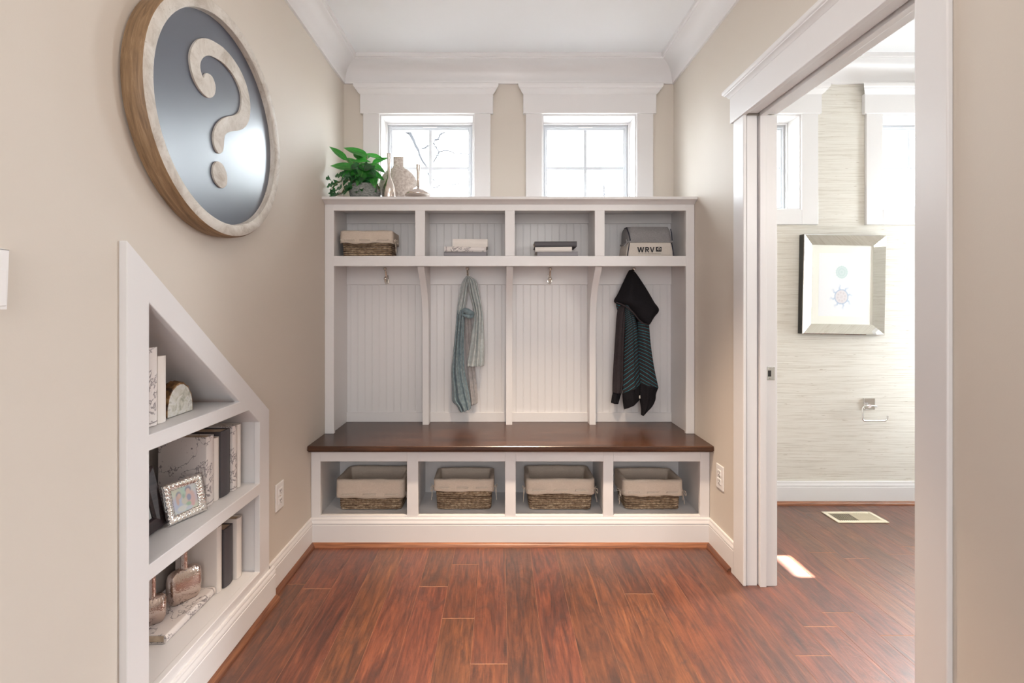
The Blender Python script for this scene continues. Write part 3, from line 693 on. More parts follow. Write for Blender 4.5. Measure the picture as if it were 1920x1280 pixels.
# ------------------------------------------------------------------ baskets
def rrect(w, d, r, n=5):
    pts = []
    for cx, cy, a0 in ((w / 2 - r, d / 2 - r, 0), (-w / 2 + r, d / 2 - r, pi / 2), (-w / 2 + r, -d / 2 + r, pi), (w / 2 - r, -d / 2 + r, 1.5 * pi)):
        for i in range(n + 1):
            a = a0 + pi / 2 * i / n; pts.append((cx + r * cos(a), cy + r * sin(a)))
    return pts
def resamp(pts, n):
    P = pts + [pts[0]]; L = [0]
    for a, b in zip(P, P[1:]): L.append(L[-1] + math.hypot(b[0] - a[0], b[1] - a[1]))
    out = []
    for i in range(n):
        s = L[-1] * i / n; k = max(j for j in range(len(P) - 1) if L[j] <= s + 1e-9); t = (s - L[k]) / max(1e-9, L[k + 1] - L[k])
        out.append((P[k][0] + (P[k + 1][0] - P[k][0]) * t, P[k][1] + (P[k + 1][1] - P[k][1]) * t))
    return out
def basket(x0, x1, y0, depth, z, h, band, label, group, rz=0, bows=(1,), seed=0, flare=1.03):
    r = random.Random(seed); w = x1 - x0
    root = thing('storage_basket', label, 'basket', ((x0 + x1) / 2, y0 + depth / 2, z), rz, group)
    rows = max(8, int(h / 0.0115)); rr = h / rows / 2; mb = MB(); NP = 96
    for k in range(rows):
        f = 0.97 + (flare - 0.97) * k / rows
        pts = resamp(rrect(w * f - 2 * rr, depth * f - 2 * rr, 0.018), NP)
        tubep = [(px * (1 + 0.004 * r.uniform(-1, 1)), py * (1 + 0.006 * r.uniform(-1, 1)), rr + k * 2 * rr + r.uniform(-1, 1) * 0.0006) for px, py in pts]
        rad = [rr * (0.95 + 0.06 * sin(i * 2.6 + k)) for i in range(NP)]
        mb.tube(tubep, rad, 7, closed=True)
    mb.loft([[(px, py, 0.004) for px, py in rrect(w * 0.9, depth * 0.86, 0.015)], [(px, py, 0.010) for px, py in rrect(w * 0.9, depth * 0.86, 0.015)]])
    mb.build('woven_body', 'wicker', root, world=False, smooth=True, angle=60)
    # liner: outside band folded over the rim, then down the inside
    NP = 120; fo = flare; mb = MB()
    outer = resamp(rrect(w * fo + 0.008, depth * fo + 0.008, 0.02), NP); inner = resamp(rrect(w * fo - 4 * rr - 0.006, depth * fo - 4 * rr - 0.006, 0.012), NP); innerb = resamp(rrect(w * 0.97 - 4 * rr - 0.008, depth * 0.97 - 4 * rr - 0.008, 0.012), NP)
    ph = [r.uniform(0, 6.28) for _ in range(4)]
    def wob(i, k): return 0.0011 * sin(i * 0.22 + ph[k % 4]) + 0.0006 * sin(i * 0.6 + ph[(k + 1) % 4] + k)
    rings = []
    for k in range(7):
        t = k / 6; zz = h + 0.006 - (1 - t) * (band + 0.006)
        rings.append([(px * (1 + wob(i, k) * 1.2 + 0.006 * (1 - t)), py * (1 + wob(i + 9, k) * 2), zz + (wob(i, 2) * 2.2 if k < 6 else wob(i, 1))) for i, (px, py) in enumerate(outer)])
    rings.append([((a[0] + b[0]) / 2, (a[1] + b[1]) / 2, h + 0.011 + wob(i, 1)) for i, (a, b) in enumerate(zip(outer, inner))])
    for k in range(5):
        t = k / 4; rings.append([(a[0] * (1 - t) + b[0] * t, a[1] * (1 - t) + b[1] * t, (h + 0.006) * (1 - t) + 0.014 * t + (wob(i, 1) if k == 0 else 0)) for i, (a, b) in enumerate(zip(inner, innerb))])
    rings.append([(b[0] * 0.02, b[1] * 0.02, 0.013) for b in innerb])
    mb.loft(rings, cap=False); mb.build('linen_liner', 'linen', root, world=False, smooth='all', solid=0.002, recalc=True)
    # drawstring running stitches on the front and the bows
    mb = MB(); zz = h - band + 0.016; fy = -(depth * fo + 0.008) / 2 - 0.0032; n = 3
    fx = (w * fo + 0.008) / 2 + 0.0035; path = []
    for lap in (0, 1):
        dz = zz + lap * 0.005; seq = [(-fx, -depth * 0.36), (-fx, -depth * 0.40), (-fx + 0.012, fy + 0.004)]
        for k in range(n):
            xa = -w / 2 + w * (k + 0.17) / n + r.uniform(-.005, .005); xb = xa + w * 0.62 / n
            seq += [(xa - 0.003, fy + 0.007), (xa + 0.003, fy - 0.0008), ((xa + xb) / 2, fy - 0.0014), (xb - 0.003, fy - 0.0008), (xb + 0.003, fy + 0.007)]
        seq += [(fx - 0.012, fy + 0.004), (fx, -depth * 0.40), (fx, -depth * 0.36)]
        seq = [(a_, b_, dz) for a_, b_ in seq]
        path += seq if lap == 0 else seq[::-1]
    mb.tube(path, 0.0021, 6, closed=True)
    mb.build('drawstring', 'cord', root, world=False, smooth=True)
    for s in bows:
        fx = s * ((w * fo + 0.008) / 2 + 0.005); yy = -depth * 0.36; mb = MB()
        def rib(pts):
            P = catmull(pts, 14); wd = 0.0055; A = [(p.x, p.y - wd * 0.4, p.z - wd) for p in P]; 
            mb.loft([[(p.x - 0.0008, p.y - wd * .5, p.z + wd * .5), (p.x + 0.0008, p.y - wd * .5, p.z + wd * .5), (p.x + 0.0008, p.y + wd * .5, p.z - wd * .5), (p.x - 0.0008, p.y + wd * .5, p.z - wd * .5)] for p in P])
        rib([(fx, yy, zz), (fx + s * 0.010, yy - 0.022, zz + 0.004), (fx + s * 0.008, yy - 0.036, zz - 0.014), (fx + s * 0.003, yy - 0.016, zz - 0.006), (fx, yy, zz)])
        rib([(fx, yy, zz), (fx + s * 0.012, yy + 0.018, zz + 0.006), (fx + s * 0.012, yy + 0.034, zz - 0.012), (fx + s * 0.004, yy + 0.014, zz - 0.006), (fx, yy, zz)])
        rib([(fx, yy, zz), (fx + s * 0.006, yy - 0.004, zz - 0.03), (fx + s * 0.010, yy - 0.010, zz - 0.068)])
        rib([(fx, yy, zz), (fx + s * 0.007, yy + 0.010, zz - 0.03), (fx + s * 0.008, yy + 0.016, zz - 0.06)])
        mb.lathe([(0.002, -0.005), (0.006, -0.003), (0.006, 0.003), (0.002, 0.005)], fx + s * 0.002, yy, zz, 8)
        mb.build('bow', 'cord', root, world=False, smooth=True)
    return root
gb = 'lined seagrass baskets in the bench'
basket(-0.847, -0.508, 2.428, 0.205, FB + 0.002, 0.150, 0.086, 'wide deep-cuffed lined basket in bench cubby on the bookcase side', gb, 0, (1,), 1)
basket(-0.337, -0.040, 2.430, 0.175, FB + 0.002, 0.150, 0.052, 'narrow lined basket in bench cubby under the hanging scarf', gb, 0, (1, -1), 2)
basket(0.148, 0.488, 2.428, 0.205, FB + 0.002, 0.152, 0.066, 'wide lined basket in bench cubby under the bare hook between scarf and jacket', gb, R(0), (1, -1), 3)
basket(0.653, 0.950, 2.430, 0.180, FB + 0.002, 0.147, 0.072, 'narrow lined basket in bench cubby under the hooded jacket', gb, R(0), (-1, 1), 4)
basket(-0.886, -0.604, 2.592, 0.16, ZS + 0.002, 0.138, 0.060, 'lined basket on the locker shelf below the green plant', None, 0, (1,), 5, 1.02)

# ------------------------------------------------------------------ cooler bag with print
root = thing('cooler_bag', 'grey and stone canvas lunch cooler lettered WRV in the locker cubby', 'bag', (PX(1218, 2.63), 2.59, ZS))
xa, xb = PX(1177, 2.59), PX(1260, 2.59); xc = (xa + xb) / 2; hw = (xb - xa) / 2
def bagring(hw0, y0, y1, z, r=0.02): 
    d = y1 - y0; return [(xc + px, (y0 + y1) / 2 + py, z) for px, py in rrect(hw0 * 2, d, r, 6)]
zseam = 1.561; ztop = 1.650
mb = MB(); mb.loft([bagring(hw + 0.004, 2.580, 2.745, ZS + 0.0005), bagring(hw + 0.010, 2.576, 2.750, ZS + 0.02), bagring(hw + 0.006, 2.578, 2.750, ZS + 0.06), bagring(hw - 0.002, 2.582, 2.748, zseam - 0.004)])
body = mb.build('bag_body', 'bagbody', root, smooth=True, angle=50)
mb = MB()
lid = []
for k in range(9):
    t = k / 8; lid.append(bagring((hw - 0.001) * (1 - 0.02 * t) - (0.02 * max(0, t - 0.7)), 2.583 + 0.022 * t ** 1.5 + (0.03 * max(0, t - 0.7)), 2.748 - 0.02 * max(0, t - 0.7), zseam - 0.002 + (ztop - zseam) * t))
mb.loft(lid); lidob = mb.build('lid', 'bagtop', root, smooth=True, angle=50)
mb = MB(); mb.tube([(p[0], p[1] - 0.0005, p[2]) for p in bagring(hw + 0.003, 2.580, 2.750, zseam - 0.003)], 0.0042, 8, closed=True); mb.build('zip_band', 'bagtop', root, smooth=True)
for s in (-1, 1):
    mb = MB(); mb.tube([(xc + s * (hw + 0.005), 2.5785, ZS + 0.004), (xc + s * (hw + 0.002), 2.5770, ZS + 0.03), (xc + s * (hw - 0.006), 2.5785, zseam - 0.01)], 0.0028, 8); mb.build('corner_piping', 'navy', root, smooth=True)
mb = MB(); mb.tube([(xc - hw + 0.012, 2.580, zseam + 0.004), (xc - hw + 0.004, 2.583, zseam + 0.045), (xc - hw - 0.003, 2.594, ztop - 0.018), (xc - hw - 0.001, 2.606, ztop - 0.008), (xc - hw + 0.000, 2.66, ztop - 0.006)], 0.0032, 8); mb.build('lid_piping', 'navy', root, smooth=True)
mb = MB(); mb.tube([(xc + hw - 0.003, 2.580, zseam + 0.004), (xc + hw - 0.004, 2.585, zseam + 0.045), (xc + hw - 0.006, 2.596, ztop - 0.018)], 0.0030, 8); mb.build('lid_piping', 'navy', root, smooth=True)
mb = MB(); mb.tube([(xc - hw - 0.002, 2.60, zseam + 0.012), (xc - hw - 0.010, 2.59, zseam + 0.008), (xc - hw - 0.004, 2.585, zseam - 0.004), (xc - hw - 0.018, 2.60, zseam - 0.024)], 0.005, 8); mb.build('side_loop', 'bagtop', root, smooth=True)
yt = 2.5752
mb = MB(); xA, xB = PX(1195, yt), PX(1227, yt); zA, zB = PZ(473, yt), PZ(463, yt)
def glyph(mb, polys, x0, w, z0, h):
    for pl in polys: mb.prism([(x0 + a * w, z0 + b * h) for a, b in pl], 'y', yt - 0.0006, yt + 0.0006)
hL = zB - zA; wt = xB - xA
glyph(mb, [[(0, 1), (.17, 1), (.29, .34), (.42, 1), (.58, 1), (.71, .34), (.83, 1), (1, 1), (.80, 0), (.63, 0), (.5, .62), (.37, 0), (.20, 0)]], xA, wt * 0.40, zA, hL)
bowl = [(.60 + .40 * sin(a) * 1.0, .70 + .30 * cos(a)) for a in [pi * i / 10 for i in range(11)]]; inn = [(.58 + .16 * sin(a), .70 + .10 * cos(a)) for a in [pi - pi * i / 10 for i in range(11)]]
glyph(mb, [[(0, 0), (0, 1), (.60, 1)] + bowl[1:-1] + [(.60, .40), (.58, .60)] + inn[1:-1] + [(.58, .80), (.26, .80), (.26, 0)], [(.26, .60), (.26, .40), (.40, .40), (.72, 0), (1.03, 0), (.68, .42), (.585, .402), (.585, .60)]], xA + wt * 0.465, wt * 0.225, zA, hL)
glyph(mb, [[(0, 1), (.24, 1), (.5, .28), (.76, 1), (1, 1), (.62, 0), (.38, 0)]], xA + wt * 0.74, wt * 0.26, zA, hL)
xA, xB = PX(1230, yt), PX(1240.3, yt); zA, zB = PZ(471.5, yt), PZ(462.7, yt)
mb.box(xA, xB, yt - 0.0005, yt + 0.0006, zA, zB)
zz = PZ(475.5, yt); xx = PX(1197, yt)
while xx < PX(1239, yt): 
    mb.box(xx, xx + 0.0016, yt - 0.0002, yt + 0.0006, zz - 0.0010, zz + 0.0012); xx += 0.0034 + 0.002 * (rnd.random() < 0.25)
mb.build('lettering', 'ink', root, recalc=True)
mb = MB(); cx, cz = (xA + xB) / 2, (zA + zB) / 2; rr = (xB - xA) * 0.34
mb.tube([(cx + rr * (1 - 0.045 * k) * cos(a), yt - 0.0008, cz + rr * (1 - 0.045 * k) * sin(a)) for k, a in enumerate([R(-10 + 22 * i) for i in range(14)])], [0.0010 + 0.0032 * sin(pi * i / 13) * 0.6 for i in range(14)], 6)
mb.tube([(cx - rr * 0.1, yt - 0.0008, cz + rr * 0.1), (cx + rr * 0.35, yt - 0.0008, cz - rr * 0.1), (cx + rr * 0.9, yt - 0.0008, cz - rr * 0.75)], [0.0006, 0.0013, 0.0006], 6)
mb.build('wave_emblem', 'bagbody', root, smooth=True)

# ------------------------------------------------------------------ hanging cloth
def cloth(name, L, Rr, d0, m, parent, folds=3, amp=0.010, bulge=0.02, thick=0.003, nu=36, nv=60, org=(0, 0), k=1.0, seed=0, uvs=None, dtop=None):
    """surface between two measured edges, with folds in depth"""
    r = random.Random(seed); ph = [r.uniform(0, 6.28) for _ in range(3)]
    LL = catmull([(org[0] + a * k, org[1] + b * k) for a, b in L], nv); RR = catmull([(org[0] + a * k, org[1] + b * k) for a, b in Rr], nv)
    def fn(a, b):
        j = min(nv, int(round(b * nv))); p = LL[j] * (1 - a) + RR[j] * a
        gate = sin(pi * min(1, max(0, a))) ** 0.5
        dd = d0 + (dtop * (1 - b) ** 2 if dtop else 0) - bulge * sin(pi * a) ** 0.8 + amp * gate * (sin(2 * pi * folds * a + ph[0] + 0.9 * sin(b * 4 + ph[1])) * 0.7 + 0.3 * sin(2 * pi * (folds + 1.7) * a + ph[2] - b * 3))
        return (PX(p.x, d0), dd, PZ(p.y, d0))
    mb = MB(); mb.grid(fn, nu, nv, uvs); return mb.build(name, m, parent, smooth='all', solid=thick, recalc=False)
root = thing('scarf', 'pale teal-grey patterned scarf looped over the second coat hook', 'scarf', (HX[1], YP - 0.05, 0.62))
O = (830, 500); K = 0.21875
cloth('back_tail', [(185, 400), (192, 600), (205, 850), (225, 1050), (240, 1190)], [(240, 400), (262, 700), (285, 950), (300, 1100), (300, 1165)], 2.752, 'scarf_grey', root, 2, 0.006, 0.010, org=O, k=K, seed=3)
cloth('loop_left', [(205, 78), (172, 130), (150, 200), (134, 290), (122, 375), (120, 392)], [(220, 80), (218, 130), (212, 200), (205, 280), (190, 360), (172, 420)], 2.735, 'scarf_pale', root, 2.4, 0.014, 0.028, org=O, k=K, seed=5)
cloth('front_tail', [(124, 372), (112, 500), (100, 640), (84, 800), (76, 900), (82, 1060), (84, 1150), (120, 1190), (150, 1245)], [(190, 372), (184, 520), (180, 660), (184, 800), (190, 900), (215, 1020), (235, 1120), (240, 1180), (240, 1215)], 2.728, 'scarf_teal', root, 3.2, 0.017, 0.026, org=O, k=K, seed=8, nv=80)
cloth('loop_right', [(212, 78), (220, 150), (232, 240), (258, 340), (268, 420), (250, 560), (232, 700), (216, 790), (210, 852)], [(232, 82), (285, 120), (306, 200), (325, 290), (342, 390), (350, 520), (355, 660), (357, 780), (352, 848)], 2.722, 'scarf_pale', root, 3.5, 0.018, 0.030, org=O, k=K, seed=11, nv=80)
mb = MB()
def P3(a, b, d): return (PX(O[0] + a * K, d), d, PZ(O[1] + b * K, d))
mb.tube(catmull([P3(165, 395, 2.715), P3(190, 372, 2.705), P3(222, 388, 2.700), P3(252, 400, 2.706), P3(272, 408, 2.72)], 18), [0.008 + 0.010 * sin(pi * i / 18) for i in range(19)], 14)
mb.tube(catmull([P3(172, 412, 2.712), P3(205, 420, 2.700), P3(240, 428, 2.702), P3(268, 415, 2.72)], 18), [0.006 + 0.006 * sin(pi * i / 18) for i in range(19)], 12)
mb.build('knot', 'scarf_teal', root, smooth=True)

root = thing('hooded_jacket', 'black hooded jacket with teal stripes hanging on the coat hook by the doorway', 'jacket', (HX[3], YP - 0.05, 0.56))
O = (1120, 490); K = 0.234375
def stripe_uv(n, lo=0.35, slant=0.0, curve=0.0):
    return lambda a, b: (a, n * (1 - (1 - b) ** 1.0) ** lo if False else n * (b ** lo) + slant * a + curve * sin(pi * a))
cloth('sleeve', [(212, 330), (170, 370), (155, 450), (145, 600), (132, 800), (124, 950), (122, 1048)], [(235, 345), (232, 400), (224, 520), (216, 700), (212, 850), (210, 980), (192, 1052)], 2.735, 'charcoal', root, 2, 0.006, 0.030, org=O, k=K, seed=2)
cloth('cuff', [(124, 1046), (116, 1090), (110, 1130)], [(190, 1050), (178, 1095), (166, 1139)], 2.735, 'black', root, 2, 0.003, 0.018, org=O, k=K, seed=2, nv=12)
cloth('back_fold', [(190, 330), (215, 500), (210, 700), (206, 900), (205, 1000)], [(400, 430), (410, 600), (425, 760), (445, 900), (465, 985)], 2.752, 'black', root, 2, 0.003, 0.006, org=O, k=K, seed=4)
cloth('front_panel', [(216, 345), (220, 450), (222, 560), (216, 720), (212, 880), (204, 1052)], [(250, 360), (300, 450), (322, 560), (330, 720), (336, 860), (347, 980)], 2.715, 'stripe', root, 1.2, 0.008, 0.034, org=O, k=K, seed=7, uvs=lambda a, b: (a, 34 * (b ** 0.55) + 1.8 * a + 1.0 * (1 - b) * sin(pi * a)), nv=90)
cloth('front_panel', [(322, 480), (326, 560), (330, 700), (336, 860), (344, 975)], [(412, 480), (416, 560), (430, 700), (455, 860), (487, 1008)], 2.712, 'stripe', root, 1.2, 0.008, 0.034, org=O, k=K, seed=9, uvs=lambda a, b: (a, 20 * (b ** 0.8) - 1.6 * a * (0.3 + b)), nv=90)
cloth('hem', [(202, 1052), (204, 1110), (210, 1160), (216, 1182)], [(347, 980), (344, 1040), (338, 1085), (334, 1108)], 2.708, 'black', root, 1.2, 0.006, 0.030, org=O, k=K, seed=7, nv=24)
cloth('hem', [(344, 974), (338, 1060), (340, 1110), (350, 1170), (350, 1226)], [(487, 1008), (468, 1060), (462, 1110), (430, 1168), (364, 1224)], 2.704, 'black', root, 1.5, 0.008, 0.030, org=O, k=K, seed=13, nv=30)
# hood: a bag of cloth falling from the hook
def hood(a, b):
    LL = HL[min(40, int(round(b * 40)))]; RR = HR[min(40, int(round(b * 40)))]; p = LL * (1 - a) + RR * a
    d = 2.735 - (0.012 + 0.075 * min(1, b * 1.6)) * sin(pi * a) ** 0.7 + 0.006 * sin(9 * a + 5 * b)
    return (PX(O[0] + p.x * K, 2.70), d, PZ(O[1] + p.y * K, 2.70))
HL = catmull([(272, 66), (248, 110), (215, 185), (180, 260), (150, 322), (215, 352), (262, 392), (310, 450), (360, 496)], 40)
HR = catmull([(300, 66), (330, 105), (372, 170), (418, 245), (465, 325), (505, 388), (470, 440), (440, 478), (412, 502)], 40)
mb = MB(); mb.grid(hood, 36, 40); mb.build('hood', 'black', root, smooth='all', solid=0.006, recalc=False)
mb = MB(); rim = [(152, 322), (200, 342), (245, 372), (285, 418), (318, 462), (352, 488), (392, 496)]
rim3 = []
for i, (a, b) in enumerate(rim): 
    d = 2.735 - 0.012 - 0.062 * sin(pi * (0.08 + 0.55 * i / 6)); rim3.append((PX(O[0] + a * K, 2.70), d - 0.004, PZ(O[1] + (b + 6) * K, 2.70)))
mb.tube(catmull(rim3, 30), 0.0045, 8); mb.build('hood_trim', 'charcoal', root, smooth=True)
cloth('hood_lining', [(150, 325), (152, 360), (165, 410)], [(225, 345), (215, 390), (190, 420)], 2.74, 'stripe', root, 1, 0.002, 0.006, org=O, k=K, seed=1, nv=12, uvs=lambda a, b: (a, 4 * b))
mb = MB(); mb.box(PX(O[0] + 329 * K, 2.70), PX(O[0] + 341 * K, 2.70), 2.690, 2.693, PZ(O[1] + 1095 * K, 2.70), PZ(O[1] + 1068 * K, 2.70)); mb.build('zip_pull', 'nickel', root, bevel=0.001)

# ------------------------------------------------------------------ round wall sign
SY, SZc, SR = 1.52, 1.795, 0.368
XFc = -0.889
root = thing('round_sign', 'large round wooden wall sign with a raised question mark on slate ground', 'wall sign', (XL, SY, SZc))
n = 96
ringp = [(SR - 0.012, XL + 0.001), (SR - 0.003, XL + 0.006), (SR, XL + 0.03), (SR - 0.002, XFc - 0.010), (SR - 0.007, XFc - 0.003)]
mb = MB(); mb.loft([[(x, SY + rr * cos(2 * pi * k / n), SZc + rr * sin(2 * pi * k / n)) for k in range(n)] for rr, x in ringp], cap=False); mb.build('rim', 'signrim', root, smooth=True, angle=50)
ringp = [(SR - 0.007, XFc - 0.003), (SR - 0.012, XFc), (SR - 0.038, XFc), (SR - 0.043, XFc - 0.003), (SR - 0.045, XFc - 0.024)]
mb = MB(); mb.loft([[(x, SY + rr * cos(2 * pi * k / n), SZc + rr * sin(2 * pi * k / n)) for k in range(n)] for rr, x in ringp], cap=False); mb.build('face_ring', 'signwood', root, smooth=True, angle=50)
XD = XFc - 0.022
mb = MB(); mb.lathe([(SR - 0.0445, -0.01), (SR - 0.0445, 0)], XD, SY, SZc, n, axis='x'); mb.build('disc', 'disc', root, smooth=True)
XQ = XD + 0.006
def q2(u, v):
    d = XQ * F / (u - U0); return (d, H - (v - V0) * d / F)
def qm(pts): return [q2(340 + a * 200 / 826, 60 + b * 310 / 1280) for a, b in pts]
outl = [(322, 925), (330, 880), (334, 820), (350, 785), (395, 768), (450, 760), (495, 735), (525, 680), (535, 600), (530, 520), (505, 410), (460, 300), (400, 205), (330, 125), (265, 80), (215, 55), (170, 48), (125, 62), (90, 105), (70, 165), (70, 240), (88, 325), (115, 395), (155, 460), (195, 500), (225, 510), (255, 490), (266, 445), (262, 400), (240, 345), (208, 320), (185, 325), (174, 357), (160, 330), (148, 285), (150, 235), (175, 195), (220, 183), (290, 215), (350, 265), (410, 345), (455, 440), (468, 520), (458, 600), (425, 640), (360, 655), (310, 680), (270, 730), (250, 800), (258, 880), (282, 930), (302, 941)]
ol = qm(outl)
cl = [tuple(v)[:2] for v in catmull([(a, b) for a, b in ol + [ol[0]]], 200)][:-1]
mb = MB(); mb.prism(cl, 'x', XD, XQ); mb.build('question_mark', 'signwood', root, bevel=0.0025, seg=3)
dc = [(245, 1090), (250, 1040), (268, 1008), (290, 1002), (320, 1025), (345, 1075), (357, 1130), (352, 1180), (325, 1208), (295, 1195), (262, 1150)]
dl = qm(dc); dl = [tuple(v)[:2] for v in catmull(dl + [dl[0]], 48)][:-1]
mb = MB(); mb.prism(dl, 'x', XD, XQ); mb.build('question_dot', 'signwood', root, bevel=0.0025, seg=3)

# ------------------------------------------------------------------ outlets, keypad
def outlet(x, s, y, z, label):
    root = thing('wall_outlet', label, 'outlet', (x, y, z))
    def b(mb, a, c, w, h, cy=0, cz=0): mb.box(min(x + s * a, x + s * c), max(x + s * a, x + s * c), y + cy - w / 2, y + cy + w / 2, z + cz - h / 2, z + cz + h / 2)
    mb = MB(); b(mb, 0.0, 0.006, 0.072, 0.116); mb.build('cover_plate', 'plastic', root, bevel=0.003)
    for cz in (-0.02, 0.02):
        mb = MB(); b(mb, 0.005, 0.009, 0.034, 0.028, 0, cz); f = mb.build('socket_face', 'plastic', root, bevel=0.004)
        mb = MB(); b(mb, 0.0088, 0.0094, 0.003, 0.010, -0.0065, cz + 0.003); b(mb, 0.0088, 0.0094, 0.003, 0.008, 0.0065, cz + 0.003); mb.lathe([(0.0026, s * 0.0088), (0.0026, s * 0.0094)], x, y, z + cz - 0.008, 10, axis='x'); mb.build('slots', 'slot', f)
    mb = MB(); mb.lathe([(0.003, s * 0.006), (0.003, s * 0.0072)], x, y, z, 12, axis='x'); mb.build('screw', 'nickel', root)
outlet(XL, 1, 1.998, 0.385, 'white wall outlet beside the sloped bookcase')
outlet(XR, -1, 2.222, 0.383, 'white wall outlet between the bench and the doorway')
root = thing('alarm_keypad', 'white alarm keypad on the tan wall beside the large round sign', 'keypad', (XL, 0.80, 1.25))
zt_, zb_ = 1.309, 1.194; ya, yb_ = 0.735, 0.879
mb = MB(); pts = [(ya, zb_), (yb_ - 0.004, zb_), (yb_, zt_ - 0.004)] + [(yb_ - (yb_ - ya) * i / 8, zt_ - 0.003 + 0.007 * sin(pi * i / 8)) for i in range(9)] + [(ya, zt_ - 0.004)]
mb.prism(pts, 'x', XL - 0.0006, XL + 0.022); mb.build('housing', 'plastic', root, bevel=0.003)
mb = MB(); mb.box(XL + 0.0205, XL + 0.0245, ya + 0.006, yb_ - 0.006, zb_ + 0.006, zt_ - 0.040); fl = mb.build('flip_cover', 'plastic', root, bevel=0.003)
mb = MB(); mb.box(XL + 0.0205, XL + 0.0228, ya + 0.02, yb_ - 0.02, zt_ - 0.030, zt_ - 0.012); mb.build('display', 'bkslate', root, bevel=0.001)

# ------------------------------------------------------------------ shelf ornaments in the bookcase
root = thing('agate_bookend', 'polished agate half-slice bookend standing beside the ivory book', 'bookend', (-1.03, 1.475, Z1))
def agate_poly(s, jag=0.0):
    r = random.Random(3); pts = []
    for i in range(25):
        a = pi * i / 24; rx, rz = 0.060 * s, 0.098 * s; k = 1 + jag * r.uniform(-1, 1)
        pts.append((1.476 - 0.004 + rx * cos(a) * k, Z1 + 0.0005 + rz * sin(a) ** 0.8 * k))
    return pts
mb = MB(); P = agate_poly(0.95, 0.012); mb.prism(P, 'x', -1.022, -1.012); mb.build('polished_face', 'agate', root, bevel=0.001)
mb = MB(); mb.loft([[(-1.013, a, b) for a, b in agate_poly(1.0, 0.03)], [(-1.045, a, b) for a, b in agate_poly(1.03, 0.05)], [(-1.075, 1.476 + (a - 1.476) * 0.8, Z1 + (b - Z1) * 0.8) for a, b in agate_poly(1.0, 0.06)]], cap=True)
mb.build('crust', 'crust', root, smooth=True, angle=60)
# silver photo frame
BLp, BRp = Vector((-1.0306, 1.4385, Z2 + 0.002)), Vector((-0.986, 1.561, Z2 + 0.002)); ex = (BRp - BLp); fw = ex.length; ex.normalize(); nr = Vector((ex.y, -ex.x, 0)); ln_ = R(15); ey = Vector((0, 0, 1)) * cos(ln_) - nr * sin(ln_); en = ex.cross(ey); fh = 0.126
if en.dot(nr) < 0: en = -en
def fp(a, b, c=0): return BLp + ex * a + ey * b + en * c
root = thing('photo_frame', 'hammered silver photo frame leaning on the middle bookcase shelf', 'photo frame', tuple((BLp + BRp) / 2))
fb = 0.026
def perim(i, N, ins):
    w, h = fw - 2 * ins, fh - 2 * ins; s = i / N * 4; k = int(s) % 4; t = s - int(s)
    return [(ins + w * t, ins), (ins + w, ins + h * t), (ins + w - w * t, ins + h), (ins, ins + h - h * t)][k]
N = 160; rings = []
for j, (ins, hgt) in enumerate(((0.0, 0.0), (0.0015, 0.008), (0.007, 0.0115), (0.014, 0.0115), (0.020, 0.0095), (fb, 0.006), (fb, 0.002))):
    rings.append([fp(*perim(i, N, ins), hgt + (0.0022 * sin(2 * pi * i / N * 34 + 0.5 * sin(i)) if 1 < j < 5 else 0)) for i in range(N)])
mb = MB(); mb.loft(rings, cap=False); mb.build('moulding', 'silver', root, smooth='all')
mb = MB(); mb.loft([[fp(0.001, 0.001, 0), fp(fw - 0.001, 0.001, 0), fp(fw - 0.001, fh - 0.001, 0), fp(0.001, fh - 0.001, 0)], [fp(0.001, 0.001, 0.002), fp(fw - 0.001, 0.001, 0.002), fp(fw - 0.001, fh - 0.001, 0.002), fp(0.001, fh - 0.001, 0.002)]])
mb.loft([[fp(fw * .62, fh * .7, 0), fp(fw * .74, fh * .7, 0), fp(fw * .74, fh * .7, -0.003), fp(fw * .62, fh * .7, -0.003)], [BLp + ex * fw * .62 - nr * 0.06, BLp + ex * fw * .74 - nr * 0.06, BLp + ex * fw * .74 - nr * 0.063, BLp + ex * fw * .62 - nr * 0.063]])
mb.build('easel_back', 'bkgrey', root)
def printed(name, parent, fn, corner, nu, nv, world=True):
    """a printed picture: colours of the print stored per vertex"""
    mb = MB(); lay = mb.bm.verts.layers.float_color.new('print')
    V = mb.grid(lambda a, b: corner(a, b), nu, nv)
    for j, row in enumerate(V):
        for i, v in enumerate(row): v[lay] = (*fn(i / nu, j / nv), 1)
    return mb.build(name, 'vcol', parent, recalc=False, world=world)
def blobs(lst, bg):
    def fn(a, b):
        c = list(bg(a, b))
        for cx, cy, rx, ry, col in lst:
            q_ = ((a - cx) / rx) ** 2 + ((b - cy) / ry) ** 2; k = max(0, min(1, (1.5 - q_) / 1.0)); k = k * k * (3 - 2 * k)
            c = [c[i] * (1 - k) + col[i] * k for i in range(3)]
        g_ = sum(c) / 3; return [0.62 * x + 0.22 * g_ + 0.10 for x in c]
    return fn
rs = random.Random(5)
def bgp(a, b): return (0.50 + 0.12 * sin(9 * a), 0.56 + 0.1 * sin(7 * b + 2), 0.55 + 0.1 * sin(5 * a + 4 * b))
